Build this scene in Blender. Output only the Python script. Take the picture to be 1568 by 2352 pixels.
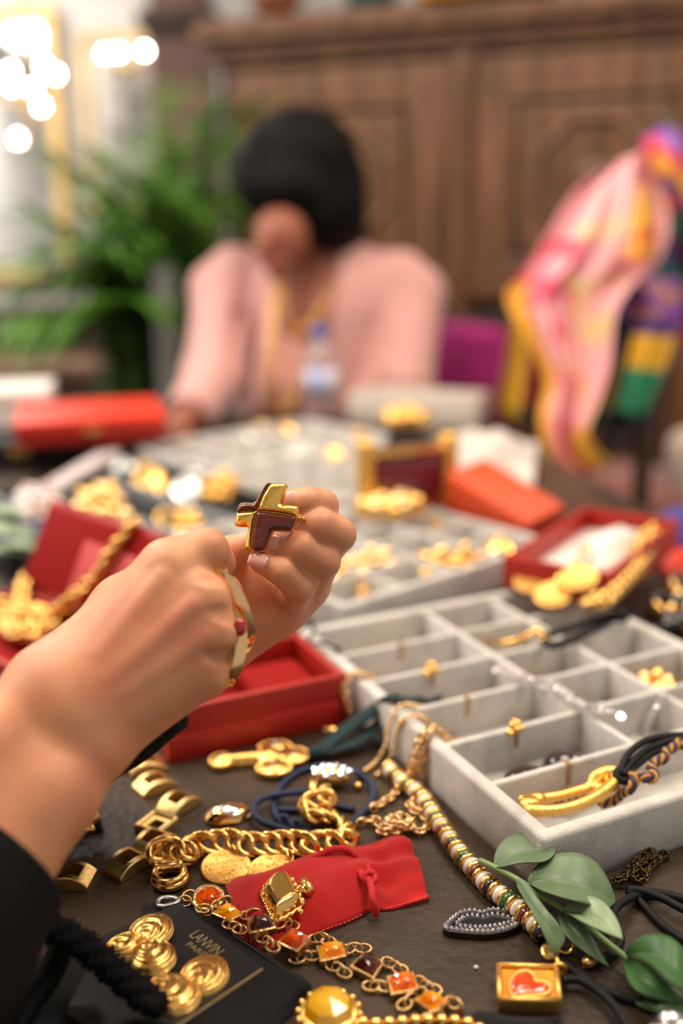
import bpy, bmesh, math, random
import numpy as np
from mathutils import Vector, Matrix, Quaternion
random.seed(7); np.random.seed(7)
scene = bpy.context.scene
for o in list(bpy.data.objects): bpy.data.objects.remove(o)
COL = scene.collection

# ------------------------------------------------------------------ camera
T = 0.75                      # table top height
CAM = Vector((0, 0, T + 0.335))
PITCH, ROLL, FPX = math.radians(15.2), 0.015, 2287.0
_f = Vector((0, math.cos(PITCH), -math.sin(PITCH)))
_u0 = Vector((0, math.sin(PITCH), math.cos(PITCH)))
_r0 = Vector((1, 0, 0))
_r = _r0 * math.cos(ROLL) - _u0 * math.sin(ROLL)
_u = _r0 * math.sin(ROLL) + _u0 * math.cos(ROLL)
cd = bpy.data.cameras.new('camera'); cam = bpy.data.objects.new('camera', cd); COL.objects.link(cam)
cam.matrix_world = Matrix(((_r.x, _u.x, -_f.x, CAM.x), (_r.y, _u.y, -_f.y, CAM.y), (_r.z, _u.z, -_f.z, CAM.z), (0, 0, 0, 1)))
cd.sensor_fit = 'VERTICAL'; cd.sensor_height = 36; cd.sensor_width = 24; cd.lens = 35
cd.clip_start = 0.02; cd.clip_end = 60
DF = 0.515
cd.dof.use_dof = True; cd.dof.focus_distance = DF; cd.dof.aperture_fstop = 2.3
scene.camera = cam

# ------------------------------------------------------------------ world, added overhead lights, exposure
w = bpy.data.worlds.new('world'); scene.world = w; w.use_nodes = True
w.node_tree.nodes['Background'].inputs[0].default_value = (1.0, 0.95, 0.88, 1)
w.node_tree.nodes['Background'].inputs[1].default_value = 0.42
def area(name, loc, size, power, color=(1, 1, 1), target=None, shape='DISK'):
    l = bpy.data.lights.new(name, 'AREA'); l.shape = shape; l.size = size; l.energy = power; l.color = color
    o = bpy.data.objects.new(name, l); COL.objects.link(o); o.location = loc
    d = Vector(target if target else (loc[0], loc[1], 0)) - Vector(loc)
    o.rotation_euler = d.to_track_quat('-Z', 'Y').to_euler(); return o
WARM = (1.0, 0.86, 0.70)  # area lights below are added for brightness; no fixtures belong to them
area('added_overhead_light', (-0.75, 0.75, 2.75), 0.8, 27, WARM, (-0.1, 0.7, T))
area('added_overhead_light', (0.85, 0.55, 2.75), 0.8, 24, WARM, (0.2, 0.7, T))
area('added_overhead_light', (0.1, 1.75, 2.75), 0.8, 14, WARM, (0.0, 1.7, T))
area('added_overhead_light', (-1.7, 2.6, 2.75), 0.55, 30, (1, .93, .85))
area('added_overhead_light', (1.5, 2.1, 2.75), 0.55, 16, WARM)
area('added_overhead_light', (-1.9, 4.0, 2.75), 0.7, 28, (1, .96, .92))
area('added_overhead_light', (-2.4, 1.0, 2.75), 0.55, 40, (1, .93, .85))  # added to brighten the left wall that the mirror reflects
vs = scene.view_settings
vs.view_transform = 'Standard'; vs.look = 'None'; vs.gamma = 1; vs.use_curve_mapping = False; vs.exposure = 0.22

# ------------------------------------------------------------------ helpers
def ray(px, py): return _f + _r * ((px - 784) / FPX) + _u * ((1176 - py) / FPX)
def P(px, py, z=0.0):            # point seen at a pixel, on the horizontal plane z above the table top
    d = ray(px, py); return CAM + d * ((T + z - CAM.z) / d.z)
def D(px, py, d): return CAM + ray(px, py) * d      # point at a depth in front of the lens
def C3(h):
    h = h.lstrip('#'); v = [int(h[i:i + 2], 16) / 255 for i in (0, 2, 4)]
    return tuple(x / 12.92 if x <= .04045 else ((x + .055) / 1.055) ** 2.4 for x in v) + (1,)
WM = {}
def wmat(o): return WM.get(o.name, Matrix.Identity(4))
def link(o, M, parent=None):
    COL.objects.link(o); WM[o.name] = M.copy()
    if parent is not None:
        o.parent = parent; o.matrix_parent_inverse = wmat(parent).inverted()
    o.matrix_basis = M; return o
def tag(o, label=None, cat=None, group=None, kind=None):
    if label: o['label'] = label
    if cat: o['category'] = cat
    if group: o['group'] = group
    if kind: o['kind'] = kind
    return o
def thing(name, label, cat, loc, group=None):
    o = bpy.data.objects.new(name, None); o.empty_display_size = .02
    link(o, Matrix.Translation(Vector(loc))); return tag(o, label, cat, group)
class G:
    """collects vertices and faces of one mesh"""
    def __init__(s): s.v = []; s.f = []; s.m = []
    def add(s, vf, M=None, mi=0):
        v, f = vf; n = len(s.v)
        s.v += [tuple(M @ Vector(p)) for p in v] if M is not None else [tuple(p) for p in v]
        s.f += [tuple(i + n for i in q) for q in f]; s.m += [mi] * len(f); return s
def mesh(name, vf, mat, smooth=True):
    if isinstance(vf, G): v, f, mi = vf.v, vf.f, vf.m
    else: v, f = vf; mi = None
    me = bpy.data.meshes.new(name); me.from_pydata([tuple(p) for p in v], [], [tuple(q) for q in f])
    for m in (mat if isinstance(mat, (list, tuple)) else [mat]): me.materials.append(m)
    if mi and any(mi): me.polygons.foreach_set('material_index', mi)
    if smooth is True: me.polygons.foreach_set('use_smooth', [True] * len(me.polygons))
    elif smooth:
        me.polygons.foreach_set('use_smooth', [True] * len(me.polygons)); me.set_sharp_from_angle(angle=math.radians(smooth))
    me.update(); return me
def obj(name, vf, mat, parent=None, smooth=True, label=None, cat=None, group=None, kind=None, M=None):
    """one mesh object; geometry in world coordinates unless M places it"""
    if isinstance(vf, bpy.types.Mesh): me = vf
    else:
        if parent is None and M is None:
            v = vf.v if isinstance(vf, G) else [tuple(p) for p in vf[0]]
            a = np.array(v); b = Vector((float(a[:, 0].mean()), float(a[:, 1].mean()), float(a[:, 2].min())))
            v = [tuple(p) for p in (a - np.array(b))]
            if isinstance(vf, G): vf.v = v
            else: vf = (v, vf[1])
            M = Matrix.Translation(b)
        me = mesh(name, vf, mat, smooth)
    o = bpy.data.objects.new(name, me); link(o, M if M is not None else Matrix.Identity(4), parent)
    return tag(o, label, cat, group, kind)
def frame(p, x, z):              # matrix at p with local x along x and local z close to z
    x = Vector(x).normalized(); z = Vector(z); y = z.cross(x)
    if y.length < 1e-8: y = Vector((0.3, 0.5, 0.8)).cross(x)
    y.normalize(); z = x.cross(y)
    return Matrix(((x.x, y.x, z.x, p[0]), (x.y, y.y, z.y, p[1]), (x.z, y.z, z.z, p[2]), (0, 0, 0, 1)))
def rotz(a): return Matrix.Rotation(a, 4, 'Z')
def tr(p): return Matrix.Translation(Vector(p))
def scl(x, y=None, z=None):
    y = x if y is None else y; z = x if z is None else z; return Matrix.Diagonal((x, y, z, 1))
def spline(pts, n=8, closed=False):
    """Catmull-Rom through the points"""
    p = [np.array(q, float) for q in pts]; out = []; m = len(p)
    for i in range(m if closed else m - 1):
        a, b, c, d = (p[(i - 1) % m], p[i], p[(i + 1) % m], p[(i + 2) % m]) if closed else (p[max(i - 1, 0)], p[i], p[i + 1], p[min(i + 2, m - 1)])
        for k in range(n):
            t = k / n
            out.append(.5 * (2 * b + (c - a) * t + (2 * a - 5 * b + 4 * c - d) * t * t + (3 * b - a - 3 * c + d) * t ** 3))
    if not closed: out.append(p[-1])
    return out
def resample(path, step, closed=False):
    p = [np.array(q, float) for q in path]
    if closed: p = p + [p[0]]
    L = [0]
    for a, b in zip(p, p[1:]): L.append(L[-1] + np.linalg.norm(b - a))
    n = max(2, int(round(L[-1] / step))); ts = np.linspace(0, L[-1], n + 1)
    arr = np.array(p); out = np.stack([np.interp(ts, L, arr[:, k]) for k in range(arr.shape[1])], 1)
    return [o for o in (out[:-1] if closed else out)]
def tube(path, r, n=8, closed=False, cap=True, sec=None, up=None, twist=0.0):
    """sweep of a round (or given 2-d) section along a path"""
    p = [Vector(q) for q in path]; m = len(p)
    rr = r if isinstance(r, (list, tuple, np.ndarray)) else [r] * m
    if sec is None: sec = [(math.cos(2 * math.pi * k / n), math.sin(2 * math.pi * k / n)) for k in range(n)]
    n = len(sec); v = []; f = []; prev = None
    for i in range(m):
        t = (p[(i + 1) % m] - p[i - 1]) if closed else (p[min(i + 1, m - 1)] - p[max(i - 1, 0)])
        t = t.normalized() if t.length > 1e-9 else Vector((0, 0, 1))
        if up is not None: s = t.cross(Vector(up))
        elif prev is None: s = t.cross(Vector((0, 0, 1)))
        else: s = prev - t * prev.dot(t)
        if s.length < 1e-6: s = t.cross(Vector((1, .1, 0)))
        s.normalize(); prev = s; b = s.cross(t)
        ca, sa = math.cos(twist * i), math.sin(twist * i)
        for x, y in sec:
            x, y = x * ca - y * sa, x * sa + y * ca
            v.append(tuple(p[i] + s * (x * rr[i]) + b * (y * rr[i])))
    for i in range(m if closed else m - 1):
        a = i * n; c = ((i + 1) % m) * n
        for k in range(n): f.append((a + k, a + (k + 1) % n, c + (k + 1) % n, c + k))
    if cap and not closed: f.append(tuple(range(n))[::-1]); f.append(tuple((m - 1) * n + k for k in range(n)))
    return v, f
def lathe(prof, n=24, squash=1.0):
    v = []; f = []; m = len(prof)
    for r, z in prof:
        for k in range(n):
            a = 2 * math.pi * k / n; v.append((r * math.cos(a), r * math.sin(a) * squash, z))
    for i in range(m - 1):
        for k in range(n): f.append((i * n + k, i * n + (k + 1) % n, (i + 1) * n + (k + 1) % n, (i + 1) * n + k))
    if prof[0][0] > 1e-6: f.append(tuple(range(n))[::-1])
    if prof[-1][0] > 1e-6: f.append(tuple((m - 1) * n + k for k in range(n)))
    return v, f
def ball(r, c=(0, 0, 0), n=12, m=7, sx=1, sy=1, sz=1):
    v = []; f = []
    for i in range(m + 1):
        t = math.pi * i / m
        for k in range(n):
            a = 2 * math.pi * k / n
            v.append((c[0] + sx * r * math.sin(t) * math.cos(a), c[1] + sy * r * math.sin(t) * math.sin(a), c[2] + sz * r * math.cos(t)))
    for i in range(m):
        for k in range(n): f.append((i * n + k, (i + 1) * n + k, (i + 1) * n + (k + 1) % n, i * n + (k + 1) % n))
    return v, f
def torus(R, r, n=20, m=8, sx=1.0, sy=1.0, tw=0.0):
    pts = [(R * sx * math.cos(2 * math.pi * k / n), R * sy * math.sin(2 * math.pi * k / n), tw * math.sin(4 * math.pi * k / n)) for k in range(n)]
    return tube(pts, r, m, closed=True)
def frombm(bm):
    bm.verts.index_update(); r = ([tuple(v.co) for v in bm.verts], [tuple(v.index for v in q.verts) for q in bm.faces]); bm.free(); return r
def box(sx, sy, sz, bev=0.0, seg=2, base=True):
    """box centred in x and y, standing on z = 0"""
    bm = bmesh.new(); bmesh.ops.create_cube(bm, size=1)
    for v in bm.verts: v.co = Vector((v.co.x * sx, v.co.y * sy, (v.co.z + (.5 if base else 0)) * sz))
    if bev: bmesh.ops.bevel(bm, geom=list(bm.edges), offset=bev, segments=seg, profile=.5, affect='EDGES')
    return frombm(bm)
def prism(poly, z0, z1, bev=0.0, seg=2, holes=None):
    """outline (x, y) extruded from z0 to z1, optional bevel"""
    bm = bmesh.new()
    a = sum(poly[i][0] * poly[(i + 1) % len(poly)][1] - poly[(i + 1) % len(poly)][0] * poly[i][1] for i in range(len(poly)))
    if a < 0: poly = poly[::-1]
    vs_ = [bm.verts.new((p[0], p[1], z0)) for p in poly]; fc = bm.faces.new(vs_)
    ex = bmesh.ops.extrude_face_region(bm, geom=[fc])
    tv = [g for g in ex['geom'] if isinstance(g, bmesh.types.BMVert)]
    for v in tv: v.co.z = z1
    bmesh.ops.recalc_face_normals(bm, faces=bm.faces)
    if bev:
        te = [e for e in bm.edges if all(abs(v.co.z - z1) < 1e-9 for v in e.verts)]
        bmesh.ops.bevel(bm, geom=te, offset=bev, segments=seg, profile=.5, affect='EDGES', clamp_overlap=True)
    bm.normal_update(); bmesh.ops.triangulate(bm, faces=[q for q in bm.faces if len(q.verts) > 4])
    return frombm(bm)
def dome(poly, fn, lev=4, z0=0.0, skirt=0.0):
    """outline filled with a surface that rises with the distance from its edge: fn(d, x, y)"""
    bm = bmesh.new()
    a = sum(poly[i][0] * poly[(i + 1) % len(poly)][1] - poly[(i + 1) % len(poly)][0] * poly[i][1] for i in range(len(poly)))
    if a < 0: poly = poly[::-1]
    fc = bm.faces.new([bm.verts.new((p[0], p[1], z0)) for p in poly]); fc.normal_update(); bmesh.ops.triangulate(bm, faces=[fc])
    for _ in range(lev): bmesh.ops.subdivide_edges(bm, edges=list(bm.edges), cuts=1, use_grid_fill=True)
    A_ = np.array([(p[0], p[1]) for p in poly]); B_ = np.roll(A_, -1, 0); ab = B_ - A_; l2 = np.maximum((ab ** 2).sum(1), 1e-16)
    for v in bm.verts:
        q = np.array((v.co.x, v.co.y)); t = np.clip(((q - A_) * ab).sum(1) / l2, 0, 1); d = np.sqrt((((A_ + ab * t[:, None]) - q) ** 2).sum(1)).min()
        v.co.z = z0 + fn(d, v.co.x, v.co.y)
    if skirt:
        ex = bmesh.ops.extrude_edge_only(bm, edges=[e for e in bm.edges if e.is_boundary])
        for g in ex['geom']:
            if isinstance(g, bmesh.types.BMVert): g.co.z -= skirt
    bmesh.ops.recalc_face_normals(bm, faces=bm.faces)
    if sum(f.normal.z * f.calc_area() for f in bm.faces) < 0: bmesh.ops.reverse_faces(bm, faces=bm.faces)
    return frombm(bm)
def xf(vf, M): return [tuple(M @ Vector(p)) for p in vf[0]], vf[1]
def sheet(fn, nu, nv, thick=0.0):
    """grid surface fn(u, v), given a thickness along its normal"""
    v = [Vector(fn(i / nu, j / nv)) for i in range(nu + 1) for j in range(nv + 1)]; W_ = nv + 1
    f = [(i * W_ + j, (i + 1) * W_ + j, (i + 1) * W_ + j + 1, i * W_ + j + 1) for i in range(nu) for j in range(nv)]
    if thick:
        nr = [Vector((0, 0, 0)) for _ in v]
        for q in f:
            c = (v[q[2]] - v[q[0]]).cross(v[q[3]] - v[q[1]])
            for i in q: nr[i] += c
        N = len(v); v = v + [p - (n_.normalized() if n_.length else Vector((0, 0, 1))) * thick for p, n_ in zip(v, nr)]
        f = f + [tuple(i + N for i in q[::-1]) for q in f]
        rim = [i * W_ for i in range(nu + 1)] + [nu * W_ + j for j in range(1, nv + 1)] + [i * W_ + nv for i in range(nu - 1, -1, -1)] + [j for j in range(nv - 1, 0, -1)]
        for a, b in zip(rim, rim[1:] + rim[:1]): f.append((b, a, a + N, b + N))
    return [tuple(p) for p in v], f

# ------------------------------------------------------------------ signed-distance bodies
def sdf_mesh(prims, h, pad=.012):
    """prims: (kind, data, k, op); kind 'cone' (a, b, ra, rb) or 'ell' (c, radii, 3x3 or None). op '+' or '-'. returns one continuous surface"""
    bb = []
    for kind, d, k, op in prims:
        if op == '-': continue
        if kind == 'cone':
            a, b, ra, rb = d; m = max(ra, rb); bb += [np.minimum(a, b) - m, np.maximum(a, b) + m]
        else: m = max(d[1]); bb += [np.array(d[0]) - m, np.array(d[0]) + m]
    bb = np.array(bb); lo = bb.min(0) - pad; hi = bb.max(0) + pad
    n = np.ceil((hi - lo) / h).astype(int) + 1
    F = np.full(n, .06, np.float32); ax = [lo[i] + h * np.arange(n[i]) for i in range(3)]
    for kind, d, k, op in prims:
        if kind == 'cone':
            a, b, ra, rb = d; a = np.array(a, float); b = np.array(b, float); m = max(ra, rb) + k + 3 * h
            l, u_ = np.minimum(a, b) - m, np.maximum(a, b) + m
        else: m = max(d[1]) + k + 3 * h; l, u_ = np.array(d[0]) - m, np.array(d[0]) + m
        i0 = np.clip(((l - lo) / h).astype(int), 0, n - 1); i1 = np.clip(((u_ - lo) / h).astype(int) + 2, 1, n)
        sl = tuple(slice(i0[i], i1[i]) for i in range(3))
        X = np.meshgrid(*[ax[i][sl[i]] for i in range(3)], indexing='ij')
        if kind == 'cone':
            ab = b - a; L2 = max(ab @ ab, 1e-12)
            t = np.clip(sum((X[i] - a[i]) * ab[i] for i in range(3)) / L2, 0, 1)
            q = np.sqrt(sum((X[i] - a[i] - t * ab[i]) ** 2 for i in range(3))) - (ra + (rb - ra) * t)
        else:
            c, R, M3 = d; Y = [X[i] - c[i] for i in range(3)]
            if M3 is not None: Y = [sum(M3[j][i] * Y[i] for i in range(3)) for j in range(3)]
            k0 = np.sqrt(sum((Y[i] / R[i]) ** 2 for i in range(3))); k1 = np.sqrt(sum((Y[i] / R[i] ** 2) ** 2 for i in range(3))) + 1e-9
            q = k0 * (k0 - 1) / k1
        A = F[sl]
        if op == '+':
            hh = np.clip(.5 + .5 * (A - q) / k, 0, 1); F[sl] = A * (1 - hh) + q * hh - k * hh * (1 - hh)
        else:
            q = -q; hh = np.clip(.5 + .5 * (q - A) / k, 0, 1); F[sl] = A * (1 - hh) + q * hh + k * hh * (1 - hh)
    F[0], F[-1], F[:, 0], F[:, -1], F[:, :, 0], F[:, :, -1] = (.06,) * 6
    ins = F < 0; c = n - 1
    cnt = np.zeros(c, np.int16); acc = np.zeros(tuple(c) + (3,), np.float32); num = np.zeros(c, np.int16)
    cs = [(i, j, k) for i in (0, 1) for j in (0, 1) for k in (0, 1)]
    V = lambda A, o: A[o[0]:o[0] + c[0], o[1]:o[1] + c[1], o[2]:o[2] + c[2]]
    for o in cs: cnt += V(ins, o)
    act = (cnt > 0) & (cnt < 8)
    for o in cs:
        for axis in range(3):
            if o[axis]: continue
            o2 = list(o); o2[axis] = 1; f0, f1 = V(F, o), V(F, o2)
            x = act & ((f0 < 0) != (f1 < 0)); t = np.where(x, f0 / np.where(x, f0 - f1, 1), 0)
            for i in range(3): acc[..., i] += np.where(x, o[i] + (t if i == axis else 0), 0)
            num += x
    idx = np.full(c, -1, np.int64); w_ = np.argwhere(act); idx[act] = np.arange(len(w_))
    verts = lo + h * (w_ + acc[act] / np.maximum(num[act], 1)[:, None])
    faces = []
    for axis in range(3):
        o2 = [0, 0, 0]; o2[axis] = 1
        f0 = ins[:n[0] - o2[0], :n[1] - o2[1], :n[2] - o2[2]]; f1 = ins[o2[0]:, o2[1]:, o2[2]:]
        e = np.argwhere(f0 != f1); s = f0[tuple(e.T)]; b, d_ = [(1, 2), (2, 0), (0, 1)][axis]
        q = []
        for db, dd in ((-1, -1), (0, -1), (0, 0), (-1, 0)):
            g = e.copy(); g[:, b] += db; g[:, d_] += dd; q.append(idx[tuple(g.T)])
        q = np.stack(q, 1); q[~s] = q[~s][:, ::-1]; faces.append(q)
    return verts, np.concatenate(faces)
def cone(a, b, ra, rb=None, k=.004, op='+'): return ('cone', (np.array(a), np.array(b), ra, ra if rb is None else rb), k, op)
def ell(c, R, M3=None, k=.004, op='+'): return ('ell', (np.array(c), R, M3), k, op)

# ------------------------------------------------------------------ materials
def mat(name, col, rough=.5, metal=0.0, bump=0.0, bscale=400.0, var=0.0, vscale=30.0, col2=None, sheen=0.0, coat=0.0, trans=0.0, ior=1.5, sss=0.0, spec=.5, emit=None, estr=0.0, aniso=None, bdist=.001, rvar=0.0, detail=4.0, vlo=.35, vhi=.65, stretch=None):
    m = bpy.data.materials.new(name); m.use_nodes = True; nt = m.node_tree; b = nt.nodes['Principled BSDF']; I = b.inputs
    c = C3(col) if isinstance(col, str) else col
    I['Base Color'].default_value = c; I['Roughness'].default_value = rough; I['Metallic'].default_value = metal
    I['Specular IOR Level'].default_value = spec; I['IOR'].default_value = ior; I['Transmission Weight'].default_value = trans
    I['Coat Weight'].default_value = coat; I['Coat Roughness'].default_value = .05
    if sheen: I['Sheen Weight'].default_value = sheen; I['Sheen Roughness'].default_value = .4
    if sss: I['Subsurface Weight'].default_value = sss; I['Subsurface Radius'].default_value = (1, .35, .2); I['Subsurface Scale'].default_value = .006
    if emit: I['Emission Color'].default_value = C3(emit); I['Emission Strength'].default_value = estr
    tc = nt.nodes.new('ShaderNodeTexCoord'); co = tc.outputs['Object']
    if stretch:
        mp = nt.nodes.new('ShaderNodeMapping'); mp.inputs['Scale'].default_value = stretch; nt.links.new(co, mp.inputs[0]); co = mp.outputs[0]
    def noise(s, d=detail):
        n_ = nt.nodes.new('ShaderNodeTexNoise'); n_.inputs['Scale'].default_value = s; n_.inputs['Detail'].default_value = d; nt.links.new(co, n_.inputs['Vector']); return n_.outputs['Fac']
    if col2 or var:
        mr = nt.nodes.new('ShaderNodeMapRange'); mr.inputs['From Min'].default_value = vlo; mr.inputs['From Max'].default_value = vhi; nt.links.new(noise(vscale), mr.inputs['Value'])
        mx = nt.nodes.new('ShaderNodeMix'); mx.data_type = 'RGBA'; nt.links.new(mr.outputs['Result'], mx.inputs['Factor'])
        mx.inputs['A'].default_value = c; mx.inputs['B'].default_value = C3(col2) if col2 else tuple(x * (1 - var) for x in c[:3]) + (1,)
        nt.links.new(mx.outputs['Result'], I['Base Color'])
        if rvar:
            m2 = nt.nodes.new('ShaderNodeMapRange'); m2.inputs['To Min'].default_value = rough; m2.inputs['To Max'].default_value = rough + rvar
            nt.links.new(mr.outputs['Result'], m2.inputs['Value']); nt.links.new(m2.outputs['Result'], I['Roughness'])
    if bump:
        bp = nt.nodes.new('ShaderNodeBump'); bp.inputs['Strength'].default_value = bump; bp.inputs['Distance'].default_value = bdist
        nt.links.new(noise(bscale), bp.inputs['Height']); nt.links.new(bp.outputs['Normal'], I['Normal'])
    return m
M_ = {}
M_['gold'] = mat('polished_gold', (.90, .55, .17, 1), .2, 1, bump=.15, bscale=260)
M_['gold_rough'] = mat('hammered_gold', (.90, .55, .17, 1), .27, 1, bump=.3, bscale=420)
M_['gold_brushed'] = mat('brushed_gold', (.95, .66, .27, 1), .36, 1, bump=.25, bscale=900, stretch=(1, 1, .12))
M_['gold_matte'] = mat('matte_gold', (.86, .51, .14, 1), .42, 1, bump=.2, bscale=900)
M_['gold_pale'] = mat('pale_gold', (.86, .58, .29, 1), .2, 1)
M_['gold_rose'] = mat('warm_ring_gold', (1.0, .62, .30, 1), .2, 1, bump=.12, bscale=120)
M_['gold_antique'] = mat('antique_gold', (.62, .40, .17, 1), .3, 1, bump=.4, bscale=500)
M_['bronze'] = mat('blackened_bronze', (.10, .065, .03, 1), .35, 1)
M_['silver'] = mat('silver', (.80, .79, .78, 1), .26, 1)
M_['gunmetal'] = mat('gunmetal', (.09, .075, .065, 1), .3, 1)
M_['crystal'] = mat('clear_crystal', (.62, .62, .68, 1), .04, .55, coat=1, spec=1, ior=1.9)
M_['velvet_grey'] = mat('grey_velvet', '#cdc9c4', .95, sheen=.25, bump=.5, bscale=900, col2='#b2aeaa', vscale=55, vlo=.45, vhi=.75, detail=8)
M_['slate'] = mat('dark_slate', '#33271e', .40, bump=.4, bscale=160, col2='#473a2d', vscale=9, rvar=.14, bdist=.002, detail=8, vlo=.42, vhi=.7, spec=.3)
M_['red_box'] = mat('red_leatherette', '#a81d10', .42, bump=.25, bscale=1200, var=.1, vscale=20)
M_['red_lining'] = mat('red_satin_lining', '#8a0f0c', .8, spec=.15)
M_['red_velvet'] = mat('red_velvet', '#b80a08', .9, sheen=.15, bump=.15, bscale=900, var=.2, vscale=50)
M_['red_cord'] = mat('red_cord', '#c41a20', .8, bump=.3, bscale=1500)
M_['orange_box'] = mat('orange_leather', '#d2491c', .5, bump=.25, bscale=900)
M_['white_satin'] = mat('white_satin', '#ece5df', .4, sheen=.2)
M_['black_velvet'] = mat('black_velvet', '#070607', .95, sheen=.04, bump=.2, bscale=900)
M_['black_cloth'] = mat('black_cloth', '#060607', .85, spec=.2, bump=.35, bscale=1400)
M_['black_satin'] = mat('black_satin', '#0b0b0f', .5, bump=.1, bscale=1200)
M_['black_cord'] = mat('black_cord', '#0a0a0d', .6, spec=.3, bump=.35, bscale=2200)
M_['navy_cord'] = mat('navy_cord', '#0e2148', .6, bump=.35, bscale=2200)
M_['teal'] = mat('teal_velvet', '#03272a', .85, sheen=.08, bump=.2, bscale=700)
M_['skin'] = mat('skin', '#d8976f', .46, sss=.12, bump=.22, bscale=900, col2='#ca7c5e', vscale=28, vlo=.42, vhi=.72)
M_['nail'] = mat('nail', '#e2ac9f', .13, coat=.8)
# ------------------------------------------------------------------ room shell
M_['plaster'] = mat('white_plaster', '#efece8', .8, bump=.1, bscale=60)
M_['floor'] = mat('brown_floorboards', '#4a3a30', .45, var=.35, vscale=5, stretch=(1, 8, 1))
M_['ceiling'] = mat('ceiling_white', '#e9e3d8', .9)
def slab(name, x0, x1, y0, y1, z0, z1, m, kind='structure'):
    return obj(name, xf(box(x1 - x0, y1 - y0, z1 - z0), tr(((x0 + x1) / 2, (y0 + y1) / 2, z0))), m, smooth=False, kind=kind)
slab('floor', -3.2, 3.2, -2.2, 5.15, -.1, 0, M_['floor'])
slab('wall_back', -3.2, 3.2, 5.05, 5.15, 0, 2.85, M_['plaster'])
slab('wall_left', -3.2, -3.1, -2.2, 5.05, 0, 2.85, M_['plaster'])
slab('ceiling', -3.2, 3.2, -2.2, 5.15, 2.85, 2.95, M_['ceiling'])

# ------------------------------------------------------------------ table
TQ = [(-1.05, .12), (.58, .12), (.25, 2.06), (-1.05, 1.84)]
tb = thing('table', 'dark slate-topped table covered with jewellery trays and boxes', 'table', (-.32, 1.05, 0))
obj('table_top', prism(TQ, T - .04, T, .004), M_['slate'], tb, smooth=False)
M_['table_leg'] = mat('dark_table_wood', '#2b211b', .5, var=.3, vscale=8, stretch=(6, 6, 1))
IN = [(-.95, .22), (.46, .22), (.17, 1.94), (-.95, 1.75)]
for p in IN: obj('leg', xf(box(.07, .07, T - .04, .006), tr((p[0], p[1], 0))), M_['table_leg'], tb, smooth=False)
for a, b in zip(IN, IN[1:] + IN[:1]): obj('apron', xf(box(math.dist(a, b) - .06, .02, .09), frame(((a[0] + b[0]) / 2, (a[1] + b[1]) / 2, T - .13), (b[0] - a[0], b[1] - a[1], 0), (0, 0, 1))), M_['table_leg'], tb, smooth=False)
# ------------------------------------------------------------------ background: cabinet, pillar, pictures, plant
M_['wood'] = mat('carved_walnut', '#80583b', .42, bump=.3, bscale=30, col2='#573925', vscale=6, stretch=(5, 5, .6), bdist=.004, detail=6)
M_['wood_dark'] = mat('dark_walnut', '#3f2b20', .5, bump=.2, bscale=40, var=.3, vscale=10)
def frame_bars(w_, h_, t, d, bev=.006):
    """four bars of a rectangular frame in the local xz plane, front at -y"""
    g = G(); 
    g.add(box(w_, d, t, bev), tr((0, 0, 0))); g.add(box(w_, d, t, bev), tr((0, 0, h_ - t)))
    g.add(box(t, d, h_ - 2 * t + .002, bev), tr((-w_ / 2 + t / 2, 0, t - .001))); g.add(box(t, d, h_ - 2 * t + .002, bev), tr((w_ / 2 - t / 2, 0, t - .001)))
    return g
CA = math.radians(-17)
cab_o = Vector((.325, 2.74, 0)); CM = tr(cab_o) @ rotz(CA)
cab = thing('cabinet', 'tall carved brown wooden cabinet with two panelled doors behind the seated woman', 'cabinet', cab_o)
def cpart(name, g, m, parent=None, M=None, smooth=False):
    g2 = G(); g2.add((g.v, g.f) if isinstance(g, G) else g, CM @ (M or Matrix.Identity(4))); return obj(name, g2, m, parent or cab, smooth=smooth)
cpart('body', box(1.36, .45, 1.56, .006), M_['wood_dark'], M=tr((0, .255, .04)))
cpart('plinth', box(1.42, .5, .10, .01), M_['wood'], M=tr((0, .25, 0)))
for i, (ww, dd, z0, hh) in enumerate(((1.36, .50, 1.545, .03), (1.40, .54, 1.572, .035), (1.46, .60, 1.605, .04), (1.43, .56, 1.643, .02))):
    cpart('cornice_moulding', box(ww, dd, hh, .008), M_['wood'], M=tr((0, .255, z0)))
for s in (-1, 1):
    dm = tr((s * .335, .02, .93))
    d = cpart('door', box(.61, .03, .60, .003), M_['wood_dark'], M=dm)
    cpart('door_frame', frame_bars(.61, .60, .085, .035), M_['wood'], d, dm @ tr((0, -.012, 0)))
    cpart('inner_moulding', frame_bars(.45, .44, .03, .03, .01), M_['wood'], d, dm @ tr((0, -.014, .08)))
    cpart('raised_panel', box(.37, .018, .36, .008), M_['wood'], d, dm @ tr((0, -.018, .12)))
    oc = [(.15 * math.cos(math.pi / 8 + k * math.pi / 4), .15 * math.sin(math.pi / 8 + k * math.pi / 4)) for k in range(8)]
    cpart('octagon_carving', tube([(x, 0, y) for x, y in oc], .012, 6, closed=True), M_['wood'], d, dm @ tr((0, -.03, .30)))
    cpart('rosette', xf(lathe([(.05, 0), (.045, .012), (.03, .008), (.022, .02), (0, .022)], 12), Matrix.Rotation(math.pi / 2, 4, 'X')), M_['wood'], d, dm @ tr((0, -.028, .30)), smooth=True)
    dl = tr((s * .335, .02, .16)); d2 = cpart('lower_door', box(.61, .03, .70, .003), M_['wood_dark'], M=dl)
    cpart('door_frame', frame_bars(.61, .70, .085, .035), M_['wood'], d2, dl @ tr((0, -.012, 0)))
    cpart('raised_panel', box(.40, .02, .48, .01), M_['wood'], d2, dl @ tr((0, -.018, .11)))
cpart('centre_post', box(.05, .05, 1.42, .012), M_['wood'], M=tr((0, 0, .12)))
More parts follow.
